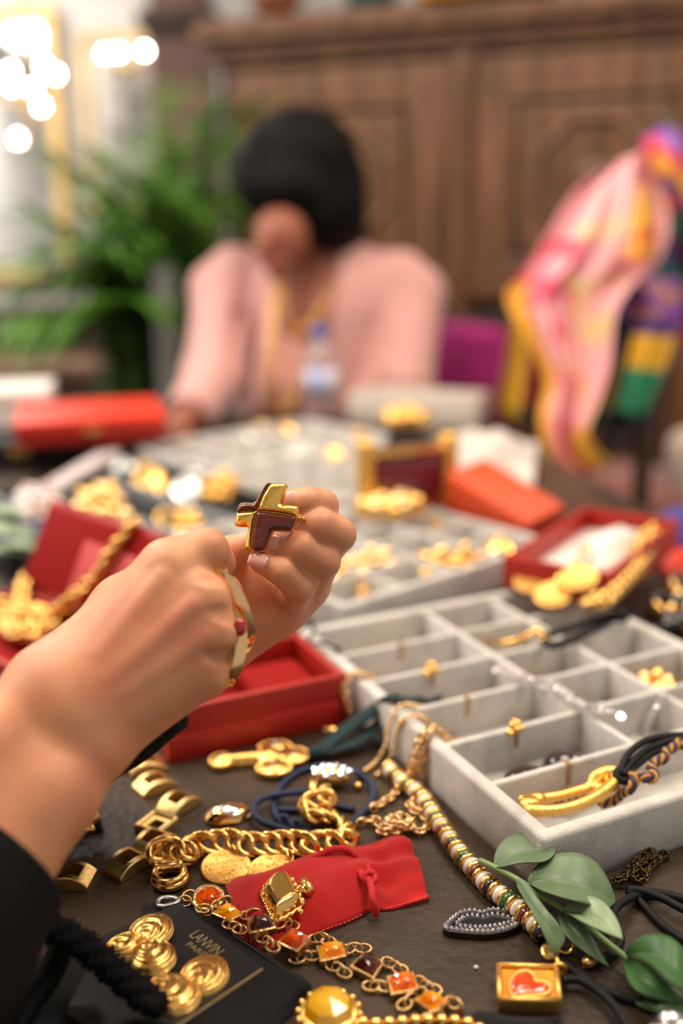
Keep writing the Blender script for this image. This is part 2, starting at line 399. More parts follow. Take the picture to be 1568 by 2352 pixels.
# things on top of the cabinet
M_['terracotta'] = mat('brown_glaze', '#8a4d2c', .4, var=.4, vscale=30); M_['teal_glaze'] = mat('teal_glaze', '#1f5a5c', .25); M_['orange_cloth'] = mat('orange_cloth', '#e39a2c', .8, var=.25, vscale=18)
tz = 1.663
q = CM @ Vector((-.52, .05, tz)); pot = thing('pot', 'small brown glazed pot on the left end of the cabinet top', 'pot', q)
obj('pot_body', xf(lathe([(.03, 0), (.062, .03), (.07, .06), (.05, .10), (.042, .12), (.05, .135), (.044, .135), (.036, .12), (.04, .1)], 20), tr(q)), M_['terracotta'], pot)
obj('handle', xf(tube(spline([(.05, 0, .11), (.085, 0, .1), (.085, 0, .06), (.066, 0, .045)], 5), .006, 6), tr(q)), M_['terracotta'], pot)
q = CM @ Vector((-.26, .08, tz)); vas = thing('vase', 'teal glazed vase standing on the cabinet top', 'vase', q)
obj('vase_body', xf(lathe([(.05, 0), (.075, .05), (.085, .11), (.06, .2), (.03, .26), (.03, .3), (.045, .33), (.04, .33), (.025, .3)], 20), tr(q)), M_['teal_glaze'], vas)
obj('foot_ring', xf(torus(.05, .008), tr(q + Vector((0, 0, .008)))), M_['teal_glaze'], vas)
q = CM @ Vector((.06, .06, tz)); fold = thing('folded_textile', 'folded orange cloth lying on the cabinet top', 'textile', q)
for i in range(3):
    obj('fold', xf(box(.34 - .02 * i, .26, .028, .012, 3), tr(q + Vector((0, 0, .027 * i))) @ rotz(CA + .06 * i)), M_['orange_cloth'], fold)

# pillar
M_['marble'] = mat('red_brown_marble', '#7d5a50', .35, col2='#5c3d35', vscale=7, detail=9, bump=.05)
q = D(432, 300, 4.3); pil = thing('pillar', 'square red-brown marble pillar behind the palm', 'pillar', (q.x, q.y, 0))
obj('shaft', xf(box(.255, .255, 1.66, .008), tr((q.x, q.y, .25))), M_['marble'], pil, smooth=False)
obj('pillar_base', G().add(box(.36, .36, .12, .01), tr((q.x, q.y, 0))).add(box(.31, .31, .14, .02), tr((q.x, q.y, .115))), M_['marble'], pil, smooth=False)
obj('capital', G().add(box(.29, .29, .05, .012), tr((q.x, q.y, 1.90))).add(box(.34, .34, .06, .012), tr((q.x, q.y, 1.945))), M_['wood_dark'], pil, smooth=False)
obj('upper_shaft', xf(box(.25, .25, .85, .008), tr((q.x, q.y, 2.0))), M_['marble'], pil, smooth=False)

# framed mirror and framed picture on the back wall
M_['frame_gold'] = mat('gilt_frame', (.85, .6, .27, 1), .4, .9, bump=.6, bscale=80, bdist=.004)
M_['mirror'] = mat('mirror_glass', (.88, .9, .92, 1), .05, 1); M_['mount'] = mat('white_mount', '#eee9e1', .8); 
M_['print'] = mat('grey_engraving', '#6d6c68', .7, col2='#d9d4cb', vscale=9, detail=7)
def framed(name, label, cat, px0, px1, py0, py1, d, t, yaw, inner):
    rr_ = ray((px0 + px1) / 2, (py0 + py1) / 2); d = 4.985 / rr_.y; c = CAM + rr_ * d; w_ = (px1 - px0) / FPX * d; h_ = (py1 - py0) / FPX * d / math.cos(PITCH * .5)
    M = tr((c.x, c.y, c.z - h_ / 2)) @ rotz(yaw); t0 = thing(name, label, cat, (c.x, c.y, c.z - h_ / 2))
    obj('frame', G().add((lambda g: (g.v, g.f))(frame_bars(w_, h_, t, .06, .014)), M), M_['frame_gold'], t0, smooth=False)
    for nm, m, tt, off in inner: obj(nm, xf(box(w_ - 2 * tt, .01, h_ - 2 * tt), M @ tr((0, .012 + off, tt))), m, t0, smooth=False)
    obj('backing', xf(box(w_ - .02, .012, h_ - .02), M @ tr((0, .03, .01))), M_['wood_dark'], t0, smooth=False)
    return t0
framed('mirror', 'large gold-framed mirror full of lamp reflections at the far left', 'mirror', -190, 150, 40, 640, 4.5, .07, 0, [('mirror_glass', M_['mirror'], .06, 0)])
framed('picture', 'gold-framed engraving with white mount left of the pillar', 'picture', 195, 400, 95, 470, 4.75, .035, 0, [('mount', M_['mount'], .03, 0), ('engraving', M_['print'], .105, -.006)])

# chandelier whose bulbs give the round highlights
M_['bulb'] = mat('lit_bulb', (1, 1, 1, 1), .3, emit='#fff2de', estr=55); M_['brass'] = mat('brass', (.8, .55, .25, 1), .3, 1)
def lampset(name, label, hub, bulbs, rods):
    t0 = thing(name, label, 'lamp', hub); h = Vector(hub)
    obj('hub', xf(ball(.035, n=12, m=8), tr(h)), M_['brass'], t0)
    for b in bulbs:
        b = Vector(b); mid = (h + b) / 2 - Vector((0, 0, .05))
        a = obj('arm', tube(spline([h, mid, b - Vector((0, 0, .045))], 6), .005, 6), M_['brass'], t0)
        obj('candle_cup', xf(lathe([(.006, -.045), (.016, -.035), (.010, -.02), (.009, -.005)], 10), tr(b)), M_['brass'], a)
        obj('bulb', xf(ball(.011, n=10, m=6, sz=1.5), tr(b)), M_['bulb'], a)
    if rods: obj('ceiling_rod', tube([h, (h.x, h.y, 2.85)], .008, 8), M_['brass'], t0)
lampset('chandelier', 'brass chandelier with lit bulbs in front of the gold-framed mirror', D(70, 215, 3.9), [D(x, y, d) for x, y, d in ((25, 165, 3.75), (100, 150, 3.8), (128, 172, 3.95), (30, 200, 4.0), (75, 205, 3.7), (95, 245, 3.8), (40, 320, 3.9), (-30, 190, 3.9))], True)
lampset('wall_lamp', 'small brass lamp with three lit bulbs above the framed engraving', D(290, 150, 4.45), [D(x, y, d) for x, y, d in ((240, 125, 4.4), (272, 122, 4.35), (332, 118, 4.4))], False)
q = D(290, 150, 4.45); tagr = [o for o in bpy.data.objects if o.name.startswith('wall_lamp')][0]
obj('bracket', tube([q, (q.x - .05, 5.05, q.z)], .008, 8), M_['brass'], tagr)

# palm
M_['palm'] = mat('palm_green', '#3f711d', .5, col2='#5f8c33', vscale=14, spec=.25); M_['palm_stem'] = mat('palm_stem', '#5c7a2a', .5, var=.3, vscale=20)
M_['planter'] = mat('dark_planter', '#3b2a20', .5)
pb = D(372, 930, 2.55); pb = Vector((pb.x, pb.y, .42))
palm = thing('palm_plant', 'bushy green palm in a dark pot beside the seated woman', 'plant', (pb.x, pb.y, 0))
obj('planter', xf(lathe([(.12, 0), (.15, .05), (.18, .38), (.19, .42), (.175, .42), (.165, .38), (.0, .37)], 24), tr((pb.x, pb.y, 0))), M_['planter'], palm)
rnd = random.Random(3)
def frond(ctrl, leafl, nleaf, wleaf, droop=.5):
    pth = resample(spline(ctrl, 10), .02); n = len(pth); g = G(); g.add(tube(pth, [.006 * (1 - .8 * i / n) + .001 for i in range(n)], 5), mi=1)
    for k in range(nleaf):
        t = .30 + .68 * k / nleaf; i = min(int(t * n), n - 2); p = Vector(pth[i]); ax = (Vector(pth[i + 1]) - p).normalized()
        side = ax.cross(Vector((0, 0, 1)));  side = side.normalized() if side.length > .05 else Vector((1, 0, 0))
        for s in (-1, 1):
            L = leafl * (1.0 - abs(t - .55) * .9) * rnd.uniform(.8, 1.15)
            dirv = (ax * rnd.uniform(.65, .95) + side * s * rnd.uniform(.55, .9) + Vector((0, 0, rnd.uniform(-.15, .25)))).normalized()
            b = p; pts = []
            for j in range(5):
                u = j / 4; pts.append(b + dirv * (L * u) - Vector((0, 0, droop * L * u * u)))
            nrm = dirv.cross(Vector((0, 0, 1))).normalized(); v = []; 
            for j, c in enumerate(pts):
                ww = wleaf * (0.35, 1, .95, .6, .04)[j]; v += [tuple(c - nrm * ww), tuple(c + Vector((0, 0, ww * .35))), tuple(c + nrm * ww)]
            f = []
            for j in range(4):
                a = j * 3; f += [(a, a + 1, a + 4, a + 3), (a + 1, a + 2, a + 5, a + 4)]
            g.add((v, f))
    return obj('frond', g, [M_['palm'], M_['palm_stem']], palm)
for e in [((300, 560, 2.45), (110, 350, 2.3)), ((330, 500, 2.6), (200, 330, 2.6)), ((380, 420, 2.55), (410, 190, 2.6)), ((420, 420, 2.6), (500, 230, 2.6)), ((440, 450, 2.5), (590, 230, 2.45)),
          ((250, 640, 2.4), (60, 480, 2.25)), ((270, 700, 2.5), (60, 650, 2.4)), ((290, 740, 2.5), (110, 760, 2.45)), ((280, 700, 2.45), (20, 600, 2.3)), ((250, 740, 2.4), (30, 740, 2.25)), ((230, 660, 2.4), (90, 560, 2.3)), ((350, 520, 2.5), (420, 430, 2.4)), ((300, 540, 2.45), (350, 440, 2.3)), ((360, 560, 2.5), (460, 480, 2.45)), ((260, 600, 2.5), (200, 480, 2.45)), ((330, 600, 2.4), (270, 520, 2.25)), ((420, 520, 2.5), (510, 470, 2.5)), ((300, 660, 2.4), (170, 600, 2.3)), ((300, 600, 2.6), (250, 470, 2.6)), ((420, 600, 2.55), (520, 600, 2.6)), ((380, 520, 2.6), (330, 300, 2.7)), ((450, 500, 2.6), (560, 300, 2.7)), ((430, 560, 2.6), (540, 420, 2.7)), ((350, 560, 2.4), (300, 400, 2.2)),
          ((400, 640, 2.5), (470, 540, 2.5)), ((330, 680, 2.3), (230, 560, 2.15)), ((350, 760, 2.4), (290, 680, 2.2)), ((390, 600, 2.7), (350, 380, 2.9)), ((310, 740, 2.5), (180, 640, 2.4)), ((400, 560, 2.45), (430, 330, 2.3)), ((360, 640, 2.35), (380, 480, 2.2))]:
    top_ = D(*e[1]); mid = D(*e[0]); frond([pb + Vector((rnd.uniform(-.05, .05), rnd.uniform(-.05, .05), -.03)), pb * .5 + mid * .5 + Vector((0, 0, .1)), mid + Vector((0, 0, .03)), top_], .27, 34, .0085, .4)
for k in range(7):
    a = rnd.uniform(0, 6.28); b = pb + Vector((.07 * math.cos(a), .07 * math.sin(a), -.05)); obj('stalk', tube(spline([b, b + Vector((.02 * math.cos(a), .02 * math.sin(a), .3)), b + Vector((.08 * math.cos(a), .06 * math.sin(a), .62))], 5), [.016] * 5 + [.013] * 5 + [.008], 7), M_['palm_stem'], palm)

# low dark sideboard at the far left and a glass vase stand by the plant
q = D(70, 830, 3.3); sb = thing('sideboard', 'low dark wooden sideboard behind the palm at the left edge', 'sideboard', (q.x - .1, q.y, 0))
obj('carcass', xf(box(1.0, .4, .62, .006), tr((q.x - .1, q.y, .06))), M_['wood_dark'], sb, smooth=False)
obj('sideboard_top', xf(box(1.08, .46, .05, .01), tr((q.x - .1, q.y, .68))), M_['wood'], sb, smooth=False)
obj('backboard', xf(box(1.0, .04, .16, .01), tr((q.x - .1, q.y + .18, .73))), M_['wood_dark'], sb, smooth=False)
for k in (-1, 0, 1):
    f_ = obj('drawer', xf(box(.3, .02, .2, .004), tr((q.x - .1 + k * .32, q.y - .205, .42))), M_['wood'], sb, smooth=False)
    obj('knob', xf(ball(.014), tr((q.x - .1 + k * .32, q.y - .225, .52))), M_['brass'], f_)
    for s in (-1, 1): pass
M_['acrylic'] = mat('clear_acrylic', (.93, .95, .95, 1), .08, 0, trans=.8, ior=1.4)
q = D(392, 900, 2.32); st = thing('acrylic_stand', 'tall clear acrylic post standing between palm and woman', 'stand', (q.x, q.y, 0))
obj('post', xf(box(.05, .05, 1.02, .004), tr((q.x, q.y, .02))), M_['acrylic'], st, smooth=False)
obj('stand_base', xf(box(.22, .22, .02, .004), tr((q.x, q.y, 0))), M_['acrylic'], st, smooth=False)
# ------------------------------------------------------------------ seated woman
M_['jacket'] = mat('pink_wool', '#cf9c96', .85, sheen=.2, bump=.25, bscale=300, var=.08, vscale=25)
M_['hair'] = mat('black_hair', '#020202', .6, spec=.12, bump=.5, bscale=60, stretch=(6, 6, .5), bdist=.004)
M_['skin_w'] = mat('skin_tan', '#95583f', .55, sss=.06, col2='#884a35', vscale=16)
M_['blouse'] = mat('dusty_pink_blouse', '#c98d7e', .7, var=.15, vscale=40)
M_['eye'] = mat('eye_dark', '#1a1210', .2); M_['lips'] = mat('lip_red', '#a8453f', .4)
wroot = thing('person', 'black-haired woman in a pink jacket and gold necklaces, seated looking down behind the table', 'person', (-.02, 2.2, .45))
def K(*a): return np.array(D(*a))
HX = K(690, 400, 2.06)
body = [ell(K(688, 420, 2.06), (.088, .098, .105), None, .02), ell(K(645, 548, 1.985), (.056, .062, .062), None, .03), cone(K(690, 500, 2.07), K(735, 640, 2.15), .058, .062, .03),
        cone(K(640, 590, 1.965), K(632, 618, 1.955), .026, .020, .02), cone(K(606, 545, 1.925), K(598, 575, 1.905), .011, .015, .012),
        ell(K(735, 700, 2.17), (.15, .09, .12), None, .05), cone(K(735, 760, 2.17), K(735, 1150, 2.25), .15, .14, .05),
        cone(K(735, 1150, 2.22), K(700, 1500, 2.05), .14, .10, .05)]
lhp = [K(452, 930, 1.83), K(405, 990, 1.745), K(385, 1012, 1.72)]
body += [cone(K(500, 690, 2.12), K(470, 880, 1.98), .045, .04, .02), cone(K(470, 880, 1.98), lhp[0], .036, .03, .02), cone(lhp[0], lhp[1], .03, .024, .015)]
wr = K(730, 1050, 2.13)
body += [cone(K(960, 700, 2.13), K(930, 900, 2.05), .045, .04, .02), cone(K(930, 900, 2.05), wr, .036, .025, .02)]
for k in range(4):                                             # resting fingers
    a = lhp[1] + np.array((-.022 + .014 * k, -.005, -.004)); b = a + np.array((-.022 + .004 * k, -.035, -.012)); c = b + np.array((-.008, -.025 + .004 * abs(k - 1.5), -.018))
    body += [cone(a, b, .0095, .0088, .006), cone(b, c, .0088, .007, .004)]
    a = wr + np.array((-.02, -.012 + .014 * k, 0)); b = a + np.array((-.04, -.01, -.008)); c = b + np.array((-.03, -.006, -.012))
    body += [cone(a, b, .0095, .0088, .006), cone(b, c, .0088, .007, .004)]
body += [cone(lhp[1], lhp[1] + np.array((.03, -.025, -.012)), .013, .009, .008), cone(lhp[1], lhp[1] + np.array((0, -.02, -.004)), .024, .02, .01)]
body += [cone(wr, wr + np.array((-.02, -.035, -.01)), .013, .009, .008), cone(wr, wr + np.array((-.02, 0, 0)), .024, .02, .01)]
obj('body', sdf_mesh(body, .0055, .03), M_['skin_w'], wroot)
for x, y in ((622, 524), (583, 536)): obj('eye', xf(ball(.010, sz=.5), tr(K(x, y, 1.94))), M_['eye'], wroot)
obj('mouth', xf(ball(.018, sz=.4, sy=.6), tr(K(616, 604, 1.935))), M_['lips'], wroot)
# bobbed hair
hair = [ell(K(690, 392, 2.075), (.128, .130, .128), None, .02), ell(K(772, 490, 2.08), (.062, .10, .085), None, .04), ell(K(735, 500, 2.02), (.04, .06, .06), None, .03), cone(K(770, 430, 2.10), K(800, 545, 2.12), .06, .035, .03),
        ell(K(590, 400, 2.02), (.05, .075, .08), None, .03), ell(K(650, 440, 1.985), (.085, .055, .055), None, .03), cone(K(700, 480, 2.15), K(740, 540, 2.17), .09, .07, .03)]
hair += [ell(K(622, 578, 1.93), (.075, .085, .080), None, .012, '-')]
obj('hair', sdf_mesh(hair, .005, .02), M_['hair'], wroot)
# jacket: one garment, open at the front
jk = [cone(K(735, 740, 2.2), K(735, 1180, 2.3), .185, .185, .05), ell(K(735, 680, 2.2), (.215, .11, .10), None, .05)]
jk += [cone(K(540, 645, 2.16), K(500, 665, 2.15), .075, .060, .03), cone(K(920, 655, 2.17), K(955, 672, 2.16), .075, .060, .03)]
jk += [cone(K(515, 680, 2.14), K(492, 860, 2.0), .066, .060, .03), cone(K(492, 860, 2.0), K(442, 945, 1.82), .058, .046, .03)]
jk += [cone(K(945, 690, 2.15), K(922, 890, 2.06), .066, .062, .03), cone(K(922, 890, 2.06), K(760, 1040, 2.12), .056, .044, .03)]
jk += [cone(K(640, 600, 2.12), K(720, 590, 2.25), .03, .03, .02), cone(K(815, 585, 2.12), K(740, 590, 2.25), .03, .03, .02)]
jk += [('cone', (K(722, 560, 2.02), K(668, 900, 2.0), .066, .040), .012, '-'), ('cone', (K(668, 900, 2.0), K(660, 1100, 2.05), .040, .05), .012, '-'), ell(K(725, 560, 2.13), (.07, .07, .06), None, .012, '-')]
for a, b in ((lhp[0], lhp[2]),):
    dd = (b - a) / np.linalg.norm(b - a); jk += [cone(K(442, 945, 1.82) + dd * .02, a + dd * .2, .034, .034, .006, '-')]
jk += [cone(K(545, 720, 2.05), K(520, 860, 1.94), .008, .006, .02, '-'), cone(K(868, 740, 2.055), K(850, 850, 2.03), .006, .006, .02, '-')]
obj('jacket', sdf_mesh(jk, .0065, .03), M_['jacket'], wroot)
obj('blouse', sdf_mesh([cone(K(715, 690, 2.13), K(672, 900, 2.085), .075, .075, .04), cone(K(672, 900, 2.085), K(665, 1060, 2.12), .075, .08, .03)], .007), M_['blouse'], wroot)
obj('collar_lapel', tube(spline([K(640, 605, 2.02), K(628, 700, 1.985), K(600, 830, 1.955), K(590, 940, 1.96)], 6), .012, 8), M_['jacket'], wroot)
# gold necklaces she wears
for lab, pts, r in (('long gold chain necklace hanging down the left lapel of the pink jacket', [(645, 610, 2.0), (628, 700, 1.965), (622, 800, 1.94), (618, 900, 1.945), (650, 940, 1.97), (690, 880, 2.0), (745, 760, 2.03), (795, 640, 2.06), (812, 570, 2.1)], .006),
                    ('shorter gold chain necklace at the neck of the seated woman', [(652, 605, 2.005), (648, 680, 1.98), (672, 760, 1.985), (715, 740, 2.005), (770, 650, 2.045), (800, 580, 2.09)], .0055)):
    pth = resample(spline([D(*p) for p in pts], 8), r * 1.7); nk = thing('necklace', lab, 'necklace', Vector(pth[len(pth) // 2]), 'gold necklaces on the seated woman')
    bm_ = mesh('chain_link', torus(r, r * .38, 10, 6), M_['gold'])
    for i, p in enumerate(pth[:-1]):
        obj('chain_link', bm_, None, nk, M=frame(p, np.array(pth[i + 1]) - np.array(p), (0, -1, .2)) @ Matrix.Rotation((i % 2) * 1.4, 4, 'X') @ scl(1.15, .8, 1))
# chair with magenta cushion
M_['magenta'] = mat('magenta_velvet', '#a3056f', .7, sheen=.4, var=.3, vscale=12)
q = D(915, 1000, 2.45); ch = thing('chair', 'dark wooden chair with magenta upholstered back beside the woman', 'chair', (q.x, q.y, 0))
cxm = tr((q.x + .02, q.y, 0)) @ rotz(-.12)
def bpad(u, v):
    x = (u - .5) * .46; z = .655 + v * .23 + .012 * math.sin(u * 3.1) ; return cxm @ Vector((x, -.02 - .025 * math.sin(math.pi * u) * math.sin(math.pi * v), z))
obj('back_cushion', sheet(bpad, 12, 8, -.05), M_['magenta'], ch)
obj('seat_cushion', xf(box(.48, .46, .08, .025, 3), cxm @ tr((0, -.22, .43))), M_['magenta'], ch)
obj('seat_frame', xf(box(.5, .48, .05, .008), cxm @ tr((0, -.22, .38))), M_['wood_dark'], ch, smooth=False)
for sx in (-1, 1):
    obj('back_post', xf(box(.035, .04, .915, .008), cxm @ tr((sx * .245, .02, 0))), M_['wood_dark'], ch, smooth=False)
    obj('leg', xf(box(.035, .035, .4, .006), cxm @ tr((sx * .225, -.42, 0))), M_['wood_dark'], ch, smooth=False)
obj('back_rail', xf(box(.5, .035, .03, .008), cxm @ tr((0, .02, .885))), M_['wood_dark'], ch, smooth=False)
# ------------------------------------------------------------------ printed silk scarves on a stand
def attr_mat(name, rough=.45):
    m = mat(name, '#ffffff', rough, sheen=.15); nt = m.node_tree; a = nt.nodes.new('ShaderNodeVertexColor'); a.layer_name = 'print'
    nt.links.new(a.outputs['Color'], nt.nodes['Principled BSDF'].inputs['Base Color']); return m
M_['silk'] = attr_mat('printed_silk')
def scarf(name, label, A, B, depthfn, colfn, nu=70, nv=36, parent=None, cat='scarf', group='printed scarves on the stand'):
    """cloth between two edge curves given as (x, y) picture positions; depthfn(u, v) is its distance"""
    A = resample(spline(A, 8), 1e9 if len(A) < 2 else 1); B = resample(spline(B, 8), 1)
    def at(L, u): t = u * (len(L) - 1); i = min(int(t), len(L) - 2); return np.array(L[i]) * (1 - t + i) + np.array(L[i + 1]) * (t - i)
    cols = []
    def fn(u, v):
        a, b = at(A, u), at(B, u); p = a * (1 - v) + b * v; return D(p[0], p[1], depthfn(u, v))
    vf = sheet(fn, nu, nv, .0012)
    for i in range(nu + 1):
        for j in range(nv + 1): cols.append(C3(colfn(i / nu, j / nv)))
    cols = cols + cols
    o = obj(name, vf, M_['silk'], parent, label=label, cat=cat, group=group)
    at_ = o.data.color_attributes.new('print', 'FLOAT_COLOR', 'POINT'); at_.data.foreach_set('color', np.array(cols, np.float32).ravel()); return o
def nz(u, v, s, seed=0.0): return .5 + .5 * math.sin(s * u + 1.7 * math.sin(s * .7 * v + seed) + seed) * math.cos(s * .9 * v + 1.3 * math.sin(s * .6 * u + 2 * seed))
def pinkprint(u, v):
    if v < .14 and u > .42: return '#efb43a' if nz(u, v, 60, 1) < .8 else '#d98a24'
    if .28 < u < .5 and v < .42 and nz(u, v, 34, .4) > .35: return '#e0506e'
    if u > .45 and v < .6 and nz(u, v, 26, 2) > .45: return '#df5573' if nz(u, v, 50, 1) > .3 else '#f3a9ae'
    if u > .40 and nz(u, v, 22, 3.1) > .74: return '#d5cf6a'
    if .12 < u < .30 and v > .25 and nz(u, v, 30, 5) > .84: return '#dcd95c'
    if u > .86: return '#d9a531'
    return '#f4b6bb'
scarf('silk_scarf', 'pink silk scarf with red flowers and yellow border draped from the stand', [(1420, 372), (1330, 430), (1270, 520), (1215, 610), (1163, 682), (1205, 770), (1250, 870), (1238, 965), (1262, 1050), (1300, 1125)],
      [(1478, 345), (1520, 430), (1535, 520), (1510, 600), (1450, 655), (1412, 720), (1400, 830), (1375, 920), (1350, 1000), (1400, 1060)], lambda u, v: 1.72 + .02 * math.sin(v * 9 + u * 3) + .015 * math.sin(v * 17) - .05 * u, pinkprint)
def flame(u, v):
    if v < .14 or v > .86: return '#f2b3b6'
    if nz(u, v, 13, .7) > .66 and .5 < u < .78: return '#c92413'
    return '#e9a01c' if u < .86 else '#d98012'
scarf('silk_scarf', 'orange and yellow scarf fold lying on the pink silk scarf', [(1462, 425), (1440, 500), (1425, 560), (1425, 600)], [(1482, 425), (1510, 500), (1520, 560), (1505, 600)], lambda u, v: 1.662 + .012 * math.cos(v * 6), flame, 24, 14)
def blocks(u, v, pal, s, seed):
    i = int((u * s + .35 * math.sin(v * 5 + seed)) ) ; j = int(v * 2.6 + .5 * math.sin(u * 7 + seed)); return pal[(i * 3 + j * 2 + int(seed)) % len(pal)]
scarf('silk_scarf', 'purple red and yellow scarf knotted on top of the stand', [(1500, 300), (1470, 330), (1490, 380), (1520, 430), (1530, 480)], [(1530, 292), (1575, 320), (1590, 400), (1590, 450), (1580, 500)], lambda u, v: 1.70 - .05 * math.sin(v * 3.1) * math.sin(u * 3), lambda u, v: ['#7a34a4', '#c92a34', '#e9a21e', '#5d2a86', '#e0531f'][int(abs(u * 4.2 + .6 * math.sin(v * 6)))%5], 24, 16)
scarf('silk_scarf', 'dark red and green patterned scarf bunched beside the pink scarf', [(1530, 480), (1500, 570), (1480, 660), (1410, 650), (1400, 730)], [(1600, 470), (1620, 560), (1620, 680), (1640, 760), (1620, 800)], lambda u, v: 1.80 - .05 * math.sin(v * 7) , lambda u, v: blocks(u, v, ['#2a1b2c', '#a3152c', '#24525a', '#c42a20', '#1e7a4a', '#46206a'], 6, 2.0), 30, 20)
def longs(u, v):
    if u < .30: return '#7a2f9c' if nz(u, v, 20, 1) < .7 else '#c8962e'
    if u < .42: return '#4b2474'
    if u < .66: return '#e6ae16'
    return '#08855c'
scarf('silk_scarf', 'purple yellow and green banded scarf hanging at the right of the stand', [(1440, 640), (1465, 720), (1450, 790), (1432, 860), (1412, 945)], [(1560, 640), (1570, 730), (1545, 800), (1520, 870), (1480, 955)], lambda u, v: 1.70 - .03 * math.sin(v * 3.14) + .012 * math.sin(v * 12), longs, 40, 20)
scarf('silk_scarf', 'grey, ochre and black scarf hanging behind the banded scarf', [(1405, 650), (1400, 760), (1380, 870), (1350, 990)], [(1470, 650), (1465, 760), (1450, 880), (1430, 990)], lambda u, v: 1.78 + .015 * math.sin(v * 10), lambda u, v: '#4c2573' if u < .25 else ('#46454d' if u < .52 else ('#8a5f14' if u < .85 else '#151214')), 30, 16)
scarf('silk_scarf', 'yellow and navy scarf hanging behind the yellow border of the pink scarf', [(1175, 740), (1165, 820), (1150, 900), (1140, 960)], [(1235, 740), (1245, 830), (1240, 900), (1235, 980)], lambda u, v: 1.86 + .015 * math.sin(v * 8), lambda u, v: ('#3a2470' if u < .3 else ('#151318' if u > .8 else '#a41a14')) if v > .55 else ('#c59a16' if u < .9 else '#8a6b10'), 30, 16)
scarf('silk_scarf', 'dark crimson scarf hanging lowest behind the pink scarf', [(1385, 930), (1380, 1000), (1370, 1040)], [(1500, 900), (1490, 980), (1440, 1040)], lambda u, v: 1.84 + .012 * math.sin(v * 9), lambda u, v: '#121015' if u < .5 else '#2c0f14', 16, 16)
q = D(1500, 700, 1.93); rk = thing('scarf_stand', 'dark wooden rack that carries the silk scarves', 'stand', (q.x, q.y, 0))
obj('post', tube([(q.x, q.y, .03), (q.x, q.y, 1.30)], .018, 10), M_['wood_dark'], rk)
obj('stand_foot', xf(lathe([(.13, 0), (.13, .015), (.04, .04), (.02, .06)], 20), tr((q.x, q.y, 0))), M_['wood_dark'], rk)
a, b = D(1385, 480, 1.79), D(1640, 480, 1.83); obj('cross_bar', tube([a, b], .013, 10), M_['wood_dark'], rk)
a, b = D(1480, 360, 1.76), D(1600, 360, 1.80); obj('cross_bar', tube([a, b], .012, 10), M_['wood_dark'], rk)
obj('bar_bracket', tube([D(1500, 480, 1.80), (q.x, q.y, 1.12)], .01, 8), M_['wood_dark'], rk)
obj('bar_bracket', tube([D(1520, 362, 1.77), (q.x, q.y, 1.25)], .01, 8), M_['wood_dark'], rk)
# mauve stool behind the table corner and a pale draped cloth at the right edge
M_['mauve'] = mat('mauve_velvet', '#8a5852', .8, sheen=.3); M_['linen'] = mat('pale_linen', '#cbb9ae', .8, col2='#8b8078', vscale=6)
q = D(1385, 1085, 2.28); q = Vector((q.x - .33, q.y - .1, 0)); sto = thing('stool', 'mauve velvet stool beyond the right edge of the table', 'stool', (q.x + .33, q.y + .1, 0)); o_ = Vector((q.x + .33, q.y + .1, 0))
q = D(1570, 1000, 2.0); lin = thing('armchair', 'pale linen armchair at the right edge behind the scarves', 'armchair', (q.x + .36, q.y - .08, 0))
obj('seat_cushion', xf(lathe([(0, .44), (.17, .44), (.2, .47), (.2, .53), (.17, .56), (0, .565)], 28), tr(o_)), M_['mauve'], sto)
for k in range(4):
    a = k * math.pi / 2 + .5; obj('leg', tube([o_ + Vector((.12 * math.cos(a), .12 * math.sin(a), .45)), o_ + Vector((.17 * math.cos(a), .17 * math.sin(a), 0))], .014, 8), M_['wood_dark'], sto)
c_ = tr((q.x + .36, q.y - .08, 0)) @ rotz(.25)
obj('backrest', xf(box(.16, .6, .62, .05, 3), c_ @ tr((.25, .05, .36))), M_['linen'], lin)
obj('armrest', xf(box(.5, .12, .3, .045, 3), c_ @ tr((0, -.24, .38))), M_['linen'], lin)
obj('armrest', xf(box(.5, .12, .3, .045, 3), c_ @ tr((0, .32, .38))), M_['linen'], lin)
obj('seat', xf(box(.5, .46, .16, .04, 3), c_ @ tr((0, .04, .3))), M_['linen'], lin)
for sx in (-.2, .25):
    for sy in (-.22, .3): obj('leg', xf(box(.04, .04, .32, .004), c_ @ tr((sx, sy, 0))), M_['wood_dark'], lin, smooth=False)
# ------------------------------------------------------------------ jewellery trays
def tray(name, label, org, ang, Wd, Ld, H, cols, rows, m, wall=.010, div=.005, group=None, spans=None, mfloor=None):
    """org: front-left INNER corner (x, y) on the table; Wd, Ld inner sizes; cols / rows: divider positions; spans limit a divider (a, b)"""
    t0 = thing(name, label, 'tray', (org[0], org[1], T), group); M = tr((org[0], org[1], T)) @ rotz(ang)
    def part(nm, x0, x1, y0, y1, z0, z1, b, parent=t0, mm=m): return obj(nm, xf(box(x1 - x0, y1 - y0, z1 - z0, b, 3), M @ tr(((x0 + x1) / 2, (y0 + y1) / 2, z0))), mm, parent, smooth=40)
    part('tray_floor', -wall * .9, Wd + wall * .9, -wall * .9, Ld + wall * .9, 0, .004, 0, mm=mfloor or m)
    part('wall', -wall, Wd + wall, -wall, 0, 0, H, .0032); part('wall', -wall, Wd + wall, Ld, Ld + wall, 0, H, .0032)
    part('wall', -wall, 0, -wall + .003, Ld + wall - .003, 0, H - .0003, .0032); part('wall', Wd, Wd + wall, -wall + .003, Ld + wall - .003, 0, H - .0003, .0032)
    for i, r in enumerate(rows): part('divider', -.001, Wd + .001, r - div / 2, r + div / 2, .003, H - .0016, .0018)
    for i, c in enumerate(cols):
        a, b = (spans or {}).get(i, (0, Ld)); part('divider', c - div / 2, c + div / 2, a, b, .003, H - .0018, .0018)
    t0['w'] = 0; del t0['w']; return M, t0
TH = .0335
